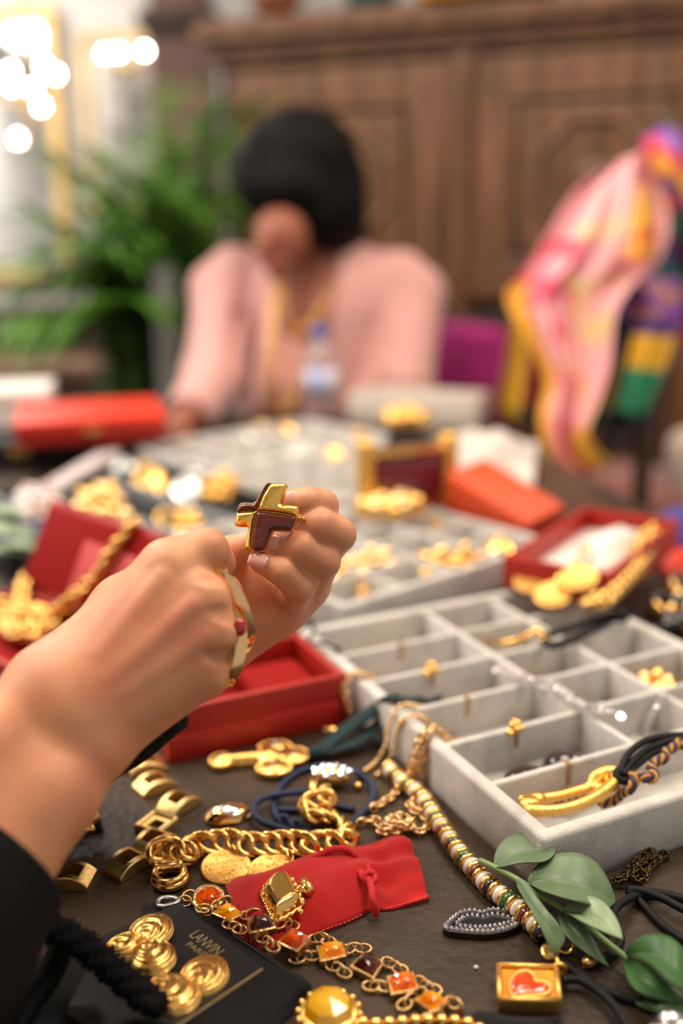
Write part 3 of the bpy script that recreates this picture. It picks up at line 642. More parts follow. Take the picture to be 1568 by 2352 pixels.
tA = math.radians(25.0); AO = (.1073, .4675)
MA, trayA = tray('jewelry_tray', 'near grey velvet tray with six rows of compartments holding a gold buckle pendant', AO, tA, .236, .309, TH, [.1038, .1698], [.0515 * k for k in range(1, 6)], M_['velvet_grey'], spans={0: (.0515, .309), 1: (.0515, .309)}, group='grey velvet trays')
def A(x, y, z): return MA @ Vector((x, y, z))          # a point in the near tray
M_['tab'] = mat('bronze_ribbon', (.45, .28, .14, 1), .4, .6)
for k, x in ((1, .052), (2, .050), (3, .046), (4, .048), (5, .050)):       # little pull tabs on the dividers
    obj('pull_tab', G().add(box(.0032, .0008, .013), MA @ tr((x, .0515 * k - .0031, TH - .0145))).add(box(.0032, .0068, .0007), MA @ tr((x, .0515 * k, TH - .0019))), M_['tab'], trayA, smooth=False)
tB = math.radians(39.5); BO = Vector((.001, .802)); wB = Vector((math.cos(tB), math.sin(tB))); eB = Vector((-math.sin(tB), math.cos(tB)))
def BW(w_, s): q = BO + wB * w_ + eB * s; return (q.x, q.y)
MB, trayB = tray('jewelry_tray', 'middle grey velvet tray with pale gold earrings behind the near tray', BW(.008, .008), tB, .270, .280, TH, [.0675, .135, .2025], [.056 * k for k in range(1, 5)], M_['velvet_grey'], .009, .005, 'grey velvet trays')
MD, trayD = tray('jewelry_tray', 'grey velvet tray beside the orange box with a maroon enamel cuff on it', BW(.215, .318), tB, .330, .205, TH, [.055 * k for k in range(1, 6)], [.0683, .1366], M_['velvet_grey'], .009, .005, 'grey velvet trays')
MC, trayC = tray('jewelry_tray', 'farthest grey velvet tray right in front of the seated woman', BW(.215, .548), tB, .330, .205, TH, [.055 * k for k in range(1, 6)], [.0683, .1366], M_['velvet_grey'], .009, .005, 'grey velvet trays')
M_['grey_blue'] = mat('blue_grey_felt', '#7d8187', .9)
ME, trayE = tray('jewelry_tray', 'black velvet tray crowded with gold and silver pieces at the left', BW(-.145, .318), tB, .335, .33, .024, [], [], M_['black_velvet'], .008)
for x in (.085, .17, .25): obj('divider', xf(box(.012, .33, .02, .002), ME @ tr((x, .165, .003))), M_['grey_blue'], trayE, smooth=False)

# ------------------------------------------------------------------ boxes
def open_box(name, label, M, w_, d_, h_, m, lining, t=.005, group='jewellery boxes', flange=0.0, cat='box'):
    """M: near-left corner on the ground; opens upward"""
    p = M @ Vector((w_ / 2, d_ / 2, 0)); t0 = thing(name, label, cat, p, group)
    def part(nm, x0, x1, y0, y1, z0, z1, b, mm): return obj(nm, xf(box(x1 - x0, y1 - y0, z1 - z0, b, 2), M @ tr(((x0 + x1) / 2, (y0 + y1) / 2, z0))), mm, t0, smooth=40)
    part('box_bottom', 0, w_, 0, d_, 0, t, .001, m)
    part('side', 0, w_, 0, t, 0, h_, .0014, m); part('side', 0, w_, d_ - t, d_, 0, h_, .0014, m)
    part('side', 0, t, t * .5, d_ - t * .5, 0, h_ - .0002, .0014, m); part('side', w_ - t, w_, t * .5, d_ - t * .5, 0, h_ - .0002, .0014, m)
    if flange:
        for a in ((-flange, w_ + flange, -flange, .001), (-flange, w_ + flange, d_ - .001, d_ + flange), (-flange, .001, 0, d_), (w_ - .001, w_ + flange, 0, d_)): part('lower_rim', *a, 0, h_ * .5, .0008, m)
    part('lining', t, w_ - t, t, d_ - t, t, t + .003, .001, lining)
    return t0
a, b = P(393, 1753), P(797, 1660); R1 = frame((a.x, a.y, T), (b.x - a.x, b.y - a.y, 0), (0, 0, 1)); L1 = math.hypot(b.x - a.x, b.y - a.y)
box1 = open_box('ring_box', 'open red two-tier box in the middle, mostly empty, beside the near tray', R1, L1, .088, .038, M_['red_box'], M_['red_lining'], .006, flange=.0022)
obj('satin_cushion', xf(box(.05, .06, .018, .006, 3), R1 @ tr((L1 - .035, .044, .008))), M_['red_lining'], box1)
# left box with hinged lid
h1, h2 = P(45, 1345, .03), P(300, 1455, .03); hv = Vector((h2.x - h1.x, h2.y - h1.y, 0)); LW = hv.length; nv_ = Vector((hv.y, -hv.x, 0)).normalized()
o_ = Vector((h1.x, h1.y, T)) + nv_ * .10
R2 = frame(o_, hv, (0, 0, 1)); 
box2 = open_box('necklace_box', 'red box with raised lid at the left, spilling a thick gold chain', R2, LW, .10, .030, M_['red_box'], M_['red_lining'], .006)
LM = R2 @ tr((0, .10, .030)) @ Matrix.Rotation(math.radians(118), 4, 'X') @ Matrix.Rotation(math.pi, 4, 'X')
LM = R2 @ tr((0, .1005, .0305)) @ Matrix.Rotation(math.radians(62), 4, 'X')
lid = obj('lid', xf(box(LW, .085, .007, .0015), LM @ tr((LW / 2, .0425, -.007))), M_['red_box'], box2, smooth=40)
obj('lid_lining', xf(box(LW - .012, .073, .003, .001), LM @ tr((LW / 2, .0425, 0))), M_['red_lining'], lid, smooth=40)
obj('lid_pocket', xf(box(LW * .45, .05, .002, .001), LM @ tr((LW * .68, .034, .0028))), mat('pink_satin', '#c0393a', .5), lid, smooth=40)
# right box leaning on the tray, white lining
c0, c1, c2 = P(1400, 1372, .045), P(1210, 1322, .045), P(1558, 1238, .045)
u_ = Vector((c2.x - c0.x, c2.y - c0.y, 0)); ang3 = math.atan2(u_.y, u_.x)
R3 = tr((c0.x, c0.y, T + TH + .0015)) @ rotz(ang3) @ tr((0, 0, 0)); W3 = u_.length; D3 = .098
R3 = R3 @ Matrix.Rotation(.0, 4, 'X')
box3 = open_box('bracelet_box', 'open red box with white satin lining and gold chains at the right', R3, W3, D3, .030, M_['red_box'], M_['white_satin'], .006)
obj('satin_fold', sheet(lambda u, v: R3 @ Vector((.012 + u * (W3 - .024), .028 + v * .042, .010 + .012 * math.sin(math.pi * v) * (1 + .3 * math.sin(u * 11)) + .002 * math.sin(v * 14 + u * 5))), 20, 10, .001), M_['white_satin'], box3)
# orange box with lid, leaning
M4 = tr(P(1085, 1192, 0)) @ rotz(math.radians(24)) @ Matrix.Rotation(math.radians(0), 4, 'X')
oc = P(1000, 1186, 0); od = P(1192, 1212, 0); oe = P(1278, 1140, 0)
# far left red box on a black case, and a white box
bc = thing('jewelry_case', 'flat black case under the red box at the far left', 'case', (-.56, 1.66, T))
BCM = tr((-.53, 1.69, T)) @ rotz(.18)
obj('case_base', xf(box(.44, .34, .025, .004), BCM), M_['black_satin'], bc, smooth=40); obj('case_lid', xf(box(.445, .345, .018, .005), BCM @ tr((0, 0, .0255))), M_['black_satin'], bc, smooth=40)
obj('clasp', xf(box(.03, .004, .016, .001), BCM @ tr((0, -.175, .018))), M_['gold'], bc, smooth=40)
a, b, c = P(20, 1036, .045), P(205, 1040, .045), P(362, 940, .045)
R5 = tr((a.x, a.y, T + .045)) @ rotz(math.radians(14))
bx5 = thing('flat_box', 'closed bright red flat box at the far left on the black case', 'box', R5 @ Vector((.1, .1, 0)), 'jewellery boxes')
obj('box_base', xf(box(.22, .20, .022, .003), R5 @ tr((.12, .115, 0))), M_['red_box'], bx5, smooth=40)
M_['red_bright'] = mat('bright_red_satin', '#e2371d', .45, var=.1, vscale=12)
obj('box_lid', xf(box(.225, .205, .016, .003), R5 @ tr((.12, .115, .0225))), M_['red_bright'], bx5, smooth=40)
obj('thumb_notch', xf(box(.03, .003, .008, .001), R5 @ tr((.12, .0115, .018))), M_['gold'], bx5, smooth=40)
wb = thing('gift_box', 'white cardboard box behind the red box at the far left', 'box', D(25, 985, 1.9), 'jewellery boxes'); q = P(30, 985, .04)
obj('box_base', xf(box(.2, .16, .04, .002), tr((q.x - .05, q.y + .05, T + .0445)) @ rotz(.2)), mat('white_card', '#e9e5e2', .6), wb, smooth=False)
obj('box_lid', xf(box(.205, .165, .02, .002), tr((q.x - .05, q.y + .05, T + .0850)) @ rotz(.2)), M_['white_satin'], wb, smooth=False)
# ------------------------------------------------------------------ person whose hands hold the brooch
def J(*a): return np.array(D(*a))
def chain(pts, k=.003, k0=None):
    out = []
    for i, (a, b) in enumerate(zip(pts, pts[1:])):
        out.append(cone(J(*a[:3]), J(*b[:3]), a[3], b[3], k0 if (i == 0 and k0) else k))
    return out
holder = thing('person', 'black-sleeved person with gold ring holding the cross brooch up in both hands', 'person', (-.42, .02, .45))
# right hand: back towards the lens, knuckles at the right
rh = []
rh += chain([(112, 1590, .449, .0185), (-20, 1745, .436, .021), (-190, 1960, .415, .026)], .012)
rh += chain([(190, 1698, .449, .0175), (112, 1815, .436, .0205), (-70, 2080, .412, .026)], .012)
rh += chain([(150, 1640, .455, .020), (20, 1800, .445, .024), (-130, 2020, .42, .030)], .012)
rh += chain([(150, 1585, .453, .0165), (388, 1310, .4680, .0126)], .014)
rh += chain([(185, 1620, .450, .0165), (455, 1380, .4642, .0126)], .014)
rh += chain([(200, 1650, .450, .0165), (480, 1458, .4648, .0122)], .014)
rh += chain([(205, 1692, .455, .0150), (462, 1548, .4702, .0120)], .014)
for a, b in (((168, 1602, .451), (375, 1380, .4660)), ((192, 1635, .450), (415, 1448, .4640)), ((203, 1671, .4525), (420, 1522, .4660))): rh += [cone(J(*a), J(*b), .0155, .0118, .014)]
rh += [cone(J(110, 1575, .458), J(285, 1395, .492), .0165, .0135, .014)]                # thumb ball
rh += [cone(J(220, 1600, .468), J(400, 1440, .490), .018, .016, .014)]                  # palm
rh += chain([(285, 1395, .492, .0135), (375, 1355, .515, .0095), (440, 1318, .530, .0080)], .006)   # thumb, behind
FING = [[(392, 1302, .4668, .0106), (474, 1263, .476, .0103), (500, 1292, .500, .0086), (476, 1318, .515, .0076)],
        [(463, 1374, .4632, .0106), (507, 1366, .484, .0103), (512, 1392, .506, .0088), (480, 1405, .514, .0078)],
        [(490, 1452, .4642, .0104), (500, 1458, .485, .0099), (496, 1478, .506, .0085), (465, 1485, .513, .0076)],
        [(470, 1545, .4702, .0100), (474, 1552, .488, .0088), (470, 1560, .503, .0076), (445, 1556, .508, .0068)]]
for c in FING: rh += chain(c, .0022, .0050) + [ell(J(c[0][0] - 3, c[0][1], c[0][2] - .0016), (.0095, .0090, .0090), None, .006)]
rh += [cone(J(285, 1395, .486), J(385, 1306, .476), .0128, .0118, .012)]   # web
for a, b in (((230, 1505, .4408), (372, 1328, .4540)), ((255, 1560, .4378), (442, 1390, .4508)), ((275, 1598, .4381), (468, 1464, .4517)), ((290, 1645, .4443), (448, 1553, .4573))):
    rh += [cone(J(*a), J(*b), .0010, .0020, .006)]                                        # tendons
rh += [cone(J(150, 1640, .4325), J(330, 1545, .4440), .0010, .0014, .004), cone(J(330, 1545, .4440), J(420, 1440, .4515), .0014, .0009, .004), cone(J(330, 1545, .4440), J(345, 1420, .452), .0012, .0009, .004)]   # veins
rh += [ell(J(228, 1722, .445), (.010, .010, .010), None, .012)]                           # wrist bone
rh += [cone(J(438, 1323, .4502), J(552, 1314, .4630), .0018, .0078, .0022, '-'), cone(J(476, 1405, .4480), J(576, 1411, .4620), .0018, .0082, .0022, '-'), cone(J(478, 1509, .4495), J(566, 1518, .4635), .0018, .0082, .0022, '-')]   # creases
obj('right_hand', sdf_mesh(rh, .0013), M_['skin'], holder)
# left hand: palm towards the lens, fingers curled round the brooch
lh = []
lh += chain([(455, 1478, .556, .019), (320, 1560, .562, .021), (150, 1668, .566, .025)], .012)
lh += chain([(425, 1512, .556, .018), (300, 1590, .562, .021), (140, 1690, .566, .025)], .012)
lh += chain([(470, 1440, .556, .0175), (655, 1245, .560, .0125)], .014)
lh += chain([(475, 1455, .556, .0175), (705, 1300, .560, .0125)], .014)
lh += chain([(470, 1475, .556, .0175), (700, 1350, .556, .0120)], .014)
lh += chain([(455, 1492, .555, .0170), (655, 1392, .551, .0115)], .014)
lh += [cone(J(505, 1455, .549), J(635, 1400, .544), .0130, .0100, .012)]                  # heel of the palm
lh += [cone(J(480, 1420, .550), J(500, 1335, .545), .0170, .0120, .012)]                  # thumb ball
lh += chain([(500, 1330, .545, .0115), (532, 1271, .534, .0088), (590, 1247, .528, .0076)], .005, .008)
LF = [[(668, 1238, .556, .0112), (738, 1162, .526, .0090), (706, 1156, .520, .0087), (668, 1152, .5215, .0070)],
      [(715, 1292, .556, .0112), (776, 1228, .522, .0094), (733, 1208, .5155, .0092), (692, 1200, .5205, .0072)],
      [(712, 1342, .553, .0108), (741, 1290, .518, .0091), (690, 1258, .5115, .0087), (632, 1250, .5170, .0066)],
      [(660, 1382, .547, .0104), (686, 1346, .517, .0086), (648, 1312, .5085, .0075), (597, 1292, .5085, .0054)]]
for c in LF: lh += chain(c, .0016, .0050)
for c in []: lh += [ell(J(c[1][0] + 3, c[1][1] - 2, c[1][2] - .001), (c[1][3] * .97,) * 3, None, .003)]
lhand = obj('left_hand', sdf_mesh(lh, .0011), M_['skin'], holder)
def nail(c, tip, R, w_, l_, parent, roll=0.0, lift=0.0):
    c = Vector(c); ax = (Vector(tip) - c).normalized(); n_ = (CAM - c).normalized(); n_ = (n_ - ax * n_.dot(ax)).normalized()
    n_ = Quaternion(ax, roll) @ n_; s = ax.cross(n_)
    def fn(u, v):
        x = u * 2 - 1; y = v * 2 - 1; ww = (1 - abs(y) ** 4 * .45) ** .5 if y > 0 else (1 - abs(y) ** 2.6 * .75) ** .5
        th = x * w_ / 2 / R * ww
        return c + ax * (y * l_ / 2) + s * (math.sin(th) * R) + n_ * (math.cos(th) * R + .0003 - (.0012 * max(y, 0) ** 2) + lift - .0006 * abs(x) ** 3)
    return obj('fingernail', sheet(fn, 8, 8, -.0005), M_['nail'], parent)
nail(J(674, 1150, .5215), J(640, 1148, .522), .0072, .0100, .0108, lhand, 0.05)
nail(J(692, 1199, .5200), J(655, 1193, .522), .0074, .0100, .0105, lhand, 0.1)
nail(J(632, 1249, .5165), J(595, 1242, .5185), .0068, .0090, .0095, lhand, 0.1)
nail(J(597, 1290, .5085), J(560, 1277, .510), .0056, .0082, .0100, lhand, 0.1)
# black top: torso and both sleeves, one garment
top = []
re0, re1, re2 = J(-38, 1958, .423), J(-330, 2330, .375), np.array((-.30, -.02, 1.10))
le0, le1, le2 = J(352, 1542, .560), J(-150, 1850, .56), np.array((-.62, .10, 1.09))
d1 = (re0 - re1) / np.linalg.norm(re0 - re1); d2 = (le0 - le1) / np.linalg.norm(le0 - le1)
top += [cone(re1, re2, .056, .07, .03), cone(le1, le2, .052, .07, .03)]
top += [cone(re2, le2, .075, .075, .05), cone((-.45, .02, 1.06), (-.47, -.06, .62), .125, .14, .06), cone((-.46, .03, 1.15), (-.46, .05, 1.2), .06, .05, .03)]
obj('black_top', sdf_mesh(top, .008), M_['black_cloth'], holder)
def sleeve(e, c, r0, r1, seed):
    """forearm sleeve from elbow e to cuff c, open at the cuff"""
    L = float(np.linalg.norm(c - e)); M = frame(e, c - e, (0, 0, 1)); v = []; f = []; n = 48
    prof = [(L * t, r0 + (r1 - r0) * t) for t in np.linspace(0, 1, 26)] + [(L + .0005, r1 - .0016), (L, r1 - .0035), (L - .02, r1 - .0045), (L - .07, r1 - .004)]
    for i, (x, r) in enumerate(prof):
        for k in range(n):
            a = 2 * math.pi * k / n; w_ = .0016 * math.sin(x * 95 + 2.5 * math.sin(a + seed)) * math.sin(a * 2 + seed) * min(1, max(0, (L - x) / .03)) if i < 26 else 0
            v.append((x, (r + w_) * math.cos(a), (r + w_) * math.sin(a)))
    for i in range(len(prof) - 1):
        for k in range(n): f.append((i * n + k, i * n + (k + 1) % n, (i + 1) * n + (k + 1) % n, (i + 1) * n + k))
    f.append(tuple(range(n))[::-1]); s_ = obj('sleeve', xf((v, f), M), M_['black_cloth'], holder)
    pts = [(L - .010, (r1 + .0006) * math.cos(2 * math.pi * k / n), (r1 + .0006) * math.sin(2 * math.pi * k / n)) for k in range(n)]
    obj('hem_seam', xf(tube(pts, .0006, 6, closed=True), M), M_['black_satin'], s_)
sleeve(re1, re0, .056, .0400, .4); sleeve(le1, le0, .052, .0365, 1.7)
# ------------------------------------------------------------------ orange box
bl, br_, tl = D(1027, 1088, 1.13), D(1213, 1203, 1.06), D(1082, 1022, 1.19)
R4 = frame(bl, br_ - bl, (br_ - bl).cross(tl - bl)); W4, D4 = (br_ - bl).length, .064
bx4 = thing('gift_box', 'orange leather box with lid, tilted beside the gold cuff', 'box', (R4 @ Vector((W4 / 2, D4 / 2, -.045))), 'jewellery boxes')
obj('lid', xf(box(W4, D4, .024, .002), R4 @ tr((W4 / 2, D4 / 2, -.024))), M_['orange_box'], bx4, smooth=40)
obj('box_base', xf(box(W4 - .006, D4 - .006, .026, .002), R4 @ tr((W4 / 2, D4 / 2, -.0495))), M_['orange_box'], bx4, smooth=40)
# white tissue and pale trays behind it
M_['tissue'] = mat('white_tissue', '#cdc3bc', .8, bump=.4, bscale=40, bdist=.004)
q = P(1130, 1085, .0)
obj('tissue_paper', sheet(lambda u, v: P(990 + 235 * u + 10 * v, 1120 - 95 * v + 10 * u, 0) + Vector((0, 0, .004 + .055 * math.sin(math.pi * min(1, v * 1.1 + .05)) ** .7 * math.sin(math.pi * (.12 + .8 * u)) + .012 * math.sin(u * 13 + v * 5) * math.sin(v * 11))), 26, 14, .0015), M_['tissue'], label='crumpled white tissue paper behind the orange box', cat='paper')
M_['cream'] = mat('cream_card', '#d9cfc4', .7)
a, b = P(800, 968, .0), P(1092, 985, .0); RC = frame((a.x, a.y, T), (b.x - a.x, b.y - a.y, 0), (0, 0, 1)); WC = min((b - a).length, .28)
open_box('card_tray', 'open cream card tray at the far edge of the table', RC, WC, .10, .055, M_['cream'], M_['cream'], .005, cat='tray', group='far table boxes')
# water bottle
M_['pet'] = mat('clear_plastic', (.95, .96, .98, 1), .06, 0, trans=.85, ior=1.33); M_['cap'] = mat('blue_cap', '#2f6fd0', .4); M_['blabel'] = mat('pale_label', '#e6dfe6', .5, col2='#8fa0dc', vscale=30)
q = P(737, 958, 0); q = Vector((q.x, min(q.y, 1.97), T)); bt = thing('water_bottle', 'clear plastic water bottle with blue cap in front of the woman', 'bottle', q)
obj('bottle_body', xf(lathe([(.0, .001), (.028, .0), (.034, .006), (.0345, .03), (.032, .05), (.0345, .07), (.0345, .10), (.031, .12), (.018, .145), (.0125, .152), (.0125, .165)], 24), tr(q)), M_['pet'], bt)
obj('bottle_label', xf(lathe([(.0352, .045), (.0352, .095)], 24), tr(q)), M_['blabel'], bt)
obj('cap', xf(lathe([(.0155, .158), (.0155, .176), (.014, .178), (0, .178)], 20), tr(q)), M_['cap'], bt)

# ------------------------------------------------------------------ small builders
def cr(o, s, pts): return [(o[0] + s * x, o[1] + s * y) for x, y in pts]
def ground(pts, z=0.0): return [P(x, y, z) for x, y in pts]
def pad(A, B, zfn, nu=40, nv=20, zb=.0003):
    """cushion-like body between two edge curves (picture points cast on the table)"""
    A = resample(spline([tuple(P(*p)) for p in A], 8), .001); B = resample(spline([tuple(P(*p)) for p in B], 8), .001)
    def at(L, u): t = u * (len(L) - 1); i = min(int(t), len(L) - 2); return np.array(L[i]) * (1 - t + i) + np.array(L[i + 1]) * (t - i)
    top = []; W_ = nv + 1
    for i in range(nu + 1):
        a, b = at(A, i / nu), at(B, i / nu)
        for j in range(nv + 1):
            p = a * (1 - j / nv) + b * j / nv; top.append((p[0], p[1], T + zfn(i / nu, j / nv)))
    N = len(top); bot = [(x, y, T + zb) for x, y, z in top]
    f = [(i * W_ + j, (i + 1) * W_ + j, (i + 1) * W_ + j + 1, i * W_ + j + 1) for i in range(nu) for j in range(nv)]
    n0 = (Vector(top[W_]) - Vector(top[0])).cross(Vector(top[1]) - Vector(top[0])).z
    f = f + [tuple(k + N for k in q[::-1]) for q in f]
    rim = [i * W_ for i in range(nu + 1)] + [nu * W_ + j for j in range(1, nv + 1)] + [i * W_ + nv for i in range(nu - 1, -1, -1)] + [j for j in range(nv - 1, 0, -1)]
    for a, b in zip(rim, rim[1:] + rim[:1]): f.append((b, a, a + N, b + N))
    if n0 < 0: f = [q[::-1] for q in f]
    return top + bot, f
def beads(name, label, cat, path, step, meshes, group=None, up=(0, 0, 1), mname='bead'):
    """row of separate pieces along a 3-d path; meshes is a cycle of (mesh, length, name)"""
    pth = [Vector(p) for p in resample(spline([tuple(p) for p in path], 10), .0005)]
    t0 = thing(name, label, cat, min(pth, key=lambda p: p.z) - Vector((0, 0, .001)), group)
    L = [0]
    for a, b in zip(pth, pth[1:]): L.append(L[-1] + (b - a).length)
    s = 0; k = 0; arr = np.array(pth)
    while True:
        me, ln, nm = meshes[k % len(meshes)]; c = s + ln / 2
        if s + ln > L[-1]: break
        p = [float(np.interp(c, L, arr[:, i])) for i in range(3)]; q = [float(np.interp(min(c + .0008, L[-1]), L, arr[:, i])) for i in range(3)]; r = [float(np.interp(max(c - .0008, 0), L, arr[:, i])) for i in range(3)]
        obj(nm, me, None, t0, M=frame(p, Vector(q) - Vector(r), up)); s += ln; k += 1
    return t0
def chainlinks(parent, path, step, me, rolls=(0, 1.45), jitter=0.0, name='link', up=(0, 0, 1), M2=None):
    pth = resample(spline([tuple(p) for p in path], 10), step)
    for i in range(len(pth) - 1):
        a, b = np.array(pth[i]), np.array(pth[i + 1])
        M = frame((a + b) / 2, b - a, up) @ Matrix.Rotation(rolls[i % len(rolls)] + random.uniform(-jitter, jitter), 4, 'X')
        obj(name, me, None, parent, M=M @ M2 if M2 else M)
def cord(path, r, m, parent=None, name='cord', n=8, **kw): return obj(name, tube(resample(spline([tuple(p) for p in path], 10), max(r * .9, .0012)), r, n), m, parent, **kw)
def blockgrid(xs, ys, keep, zt, zb=0.0):
    v = []; f = []; nx, ny = len(xs), len(ys)
    for x in xs:
        for y in ys: v.append((x, y, zt(x, y)))
    N = nx * ny; v += [(x, y, zb) for x in xs for y in ys]; I = lambda i, j: i * ny + j
    K = lambda i, j: 0 <= i < nx - 1 and 0 <= j < ny - 1 and keep((xs[i] + xs[i + 1]) / 2, (ys[j] + ys[j + 1]) / 2)
    for i in range(nx - 1):
        for j in range(ny - 1):
            if not K(i, j): continue
            f.append((I(i, j), I(i + 1, j), I(i + 1, j + 1), I(i, j + 1))); f.append((N + I(i, j), N + I(i, j + 1), N + I(i + 1, j + 1), N + I(i + 1, j)))
            for (di, dj, a, b) in ((-1, 0, (i, j + 1), (i, j)), (1, 0, (i + 1, j), (i + 1, j + 1)), (0, -1, (i, j), (i + 1, j)), (0, 1, (i + 1, j + 1), (i, j + 1))):
                if not K(i + di, j + dj): f.append((I(*b), I(*a), N + I(*a), N + I(*b)))
    return v, f

# ------------------------------------------------------------------ the cross brooch held up in the fingers
M_['enamel'] = mat('brown_red_enamel', '#5c1a08', .22, coat=.25, col2='#6e463a', vscale=110, stretch=(1.2, 1, 9), vlo=.52, vhi=.75, bump=.15, bscale=200)
M_['enamel'].node_tree.nodes['Principled BSDF'].inputs['Coat Roughness'].default_value = .12
M_['gold_satin'] = mat('satin_gold', (1.0, .60, .14, 1), .24, 1, bump=.2, bscale=350)
BD = .506; bc_ = D(592, 1174, BD); bn = (CAM - bc_).normalized(); bn = (bn + _r * -.16 + _u * .12).normalized()
bx_ = (_r - bn * _r.dot(bn)).normalized(); by_ = bn.cross(bx_)
BM = Matrix(((bx_.x, by_.x, bn.x, bc_.x), (bx_.y, by_.y, bn.y, bc_.y), (bx_.z, by_.z, bn.z, bc_.z), (0, 0, 0, 1)))
BMi = BM.inverted()
def onb(px, py):                       # pixel -> local position in the brooch plane
    d = ray(px, py); t = (bc_ - CAM).dot(bn) / d.dot(bn); q = BMi @ (CAM + d * t); return (q.x, q.y)
def bq(pts): return [onb(*p) for p in cr((440, 1090), .2551, pts)]
ctr = (588, 330)
tr_q = [ctr, (600, 285), (640, 185), (690, 100), (722, 78), (800, 80), (845, 86), (853, 108), (828, 190), (800, 262), (815, 275), (880, 278), (955, 288), (962, 310), (945, 385), (870, 362), (760, 343), (660, 332)]
br_q = [ctr, (660, 334), (760, 345), (870, 364), (943, 387), (920, 450), (903, 500), (880, 508), (800, 504), (730, 506), (712, 530), (690, 590), (665, 660), (648, 690), (600, 694), (558, 690), (542, 640), (545, 540), (560, 430)]
bl_q = [ctr, (558, 430), (543, 540), (540, 640), (556, 688), (520, 680), (482, 665), (490, 600), (510, 510), (516, 475), (500, 464), (440, 464), (394, 454), (391, 430), (405, 345), (470, 332), (540, 329)]
tl_q = [ctr, (540, 327), (470, 330), (405, 343), (420, 290), (436, 262), (480, 255), (550, 256), (575, 245), (610, 190), (650, 110), (682, 78), (720, 76), (688, 100), (638, 185), (598, 285)]
brooch = thing('brooch', 'gold and brown enamel cross brooch held between the fingers', 'brooch', bc_ - bn * .004, None)
outline = bq([(722, 76), (800, 78), (847, 84), (856, 106), (830, 190), (803, 262), (815, 273), (882, 276), (958, 286), (966, 308), (950, 385), (923, 452), (906, 504), (880, 512), (800, 508), (733, 509), (715, 532), (692, 592), (668, 664), (650, 696), (600, 699), (556, 695), (520, 685), (478, 669), (486, 600), (506, 510), (512, 477), (500, 468), (440, 468), (390, 458), (387, 430), (401, 345), (416, 288), (432, 258), (480, 250), (550, 252), (572, 241), (606, 186), (646, 106), (680, 73)])
obj('brooch_body', xf(prism(outline, -.0058, .0002, .0006), BM), M_['gold'], brooch, smooth=40)
for nm, q_, m_ in (('gold_panel', tr_q, 'gold_satin'), ('enamel_panel', br_q, 'enamel'), ('gold_panel', bl_q, 'gold_satin'), ('enamel_panel', tl_q, 'enamel')):
    obj(nm, xf(dome(bq(q_), lambda d, x, y: .0005 + .0024 * (1 - math.exp(-d / .0011)), 4, -.0004, .0008), BM), M_[m_], brooch, smooth=True)
c = onb(*cr((440, 1090), .2551, [(955, 380)])[0])
obj('pin_clasp', G().add(tube([(c[0] - .006, c[1], -.0075), (c[0] + .0015, c[1], -.0072)], .0011, 8), BM).add(ball(.0017, (c[0] + .0020, c[1] - .0004, -.0066)), BM), M_['gold'], brooch)

# ------------------------------------------------------------------ big gold ring on the front hand
ring = thing('ring', 'large twisted gold ring with a red stone on the front hand', 'ring', J(520, 1450, .475))
sec = [(x * math.cos(1.0) - y * math.sin(1.0), x * math.sin(1.0) + y * math.cos(1.0)) for x, y in ((-.24, -1), (.24, -1), (.3, -.9), (.3, .9), (.24, 1), (-.24, 1), (-.3, .9), (-.3, -.9))]
def band(pts, hw, upv): return tube(resample(spline([tuple(J(*p)) for p in pts], 10), .0015), hw, sec=sec, up=upv)
cr2 = lambda pts: [(380 + .2551 * x, 1280 + .2551 * y, d) for x, y, d in pts]
upv = tuple(-_f * .75 + _r * .5)
obj('outer_band', band(cr2([(300, 150, .482), (390, 135, .474), (470, 150, .4700), (550, 215, .4690), (620, 310, .4695), (680, 440, .4710), (720, 560, .473), (748, 660, .4750), (755, 715, .477)]), .0036, upv), M_['gold_rose'], ring, smooth=40)
obj('outer_return', band(cr2([(755, 715, .478), (740, 780, .484), (690, 840, .494), (600, 850, .502), (480, 870, .506)]), .0028, upv), M_['gold_rose'], ring, smooth=40)
obj('inner_band', band(cr2([(455, 495, .478), (530, 500, .4690), (600, 540, .4660), (650, 620, .4650), (672, 720, .4650), (665, 840, .4650), (635, 960, .4655), (590, 1060, .4675), (540, 1130, .4720), (500, 1165, .480)]), .0035, upv), M_['gold_rose'], ring, smooth=40)
obj('red_stone', xf(ball(.0032, n=12, m=8, sz=.7, sy=1.35), frame(J(*cr2([(668, 632, .4610)])[0]), _r, -_f)), mat('red_cabochon', '#a51c10', .15, coat=1), ring)

# ------------------------------------------------------------------ red velvet pouch
o6, s6 = (450, 1850), .3827
pA = cr(o6, s6, [(175, 490), (240, 445), (400, 425), (640, 335), (800, 292), (960, 278), (1100, 232), (1225, 210), (1275, 232)])
pB = cr(o6, s6, [(265, 800), (375, 875), (500, 868), (640, 820), (800, 758), (960, 690), (1055, 640), (1180, 632), (1398, 575)])
def pz(u, v):
    ed = min(v, 1 - v) * 2; g = math.exp(-((u - .80) / .06) ** 2); z = .0022 + .0085 * (1 - (1 - min(1, ed * 1.4)) ** 2) * (.55 + .6 * math.sin(math.pi * min(1, u * .95 + .12)))
    z += .0034 * math.sin(v * 12 + 1) * max(0, u - .3) + .0022 * math.sin(v * 21 + 4 * u) * max(0, u - .5) - g * .0018 * (1 + math.sin(v * 19))
    z *= min(1, .25 + 6 * u); z += .0012 * math.sin(u * 9 + v * 4) * ed
    return max(z, .0012)
pouch = thing('velvet_pouch', 'bright red velvet drawstring pouch lying on the table', 'pouch', P(750, 2050))
obj('pouch_body', pad(pA, pB, pz, 70, 40), M_['red_velvet'], pouch)
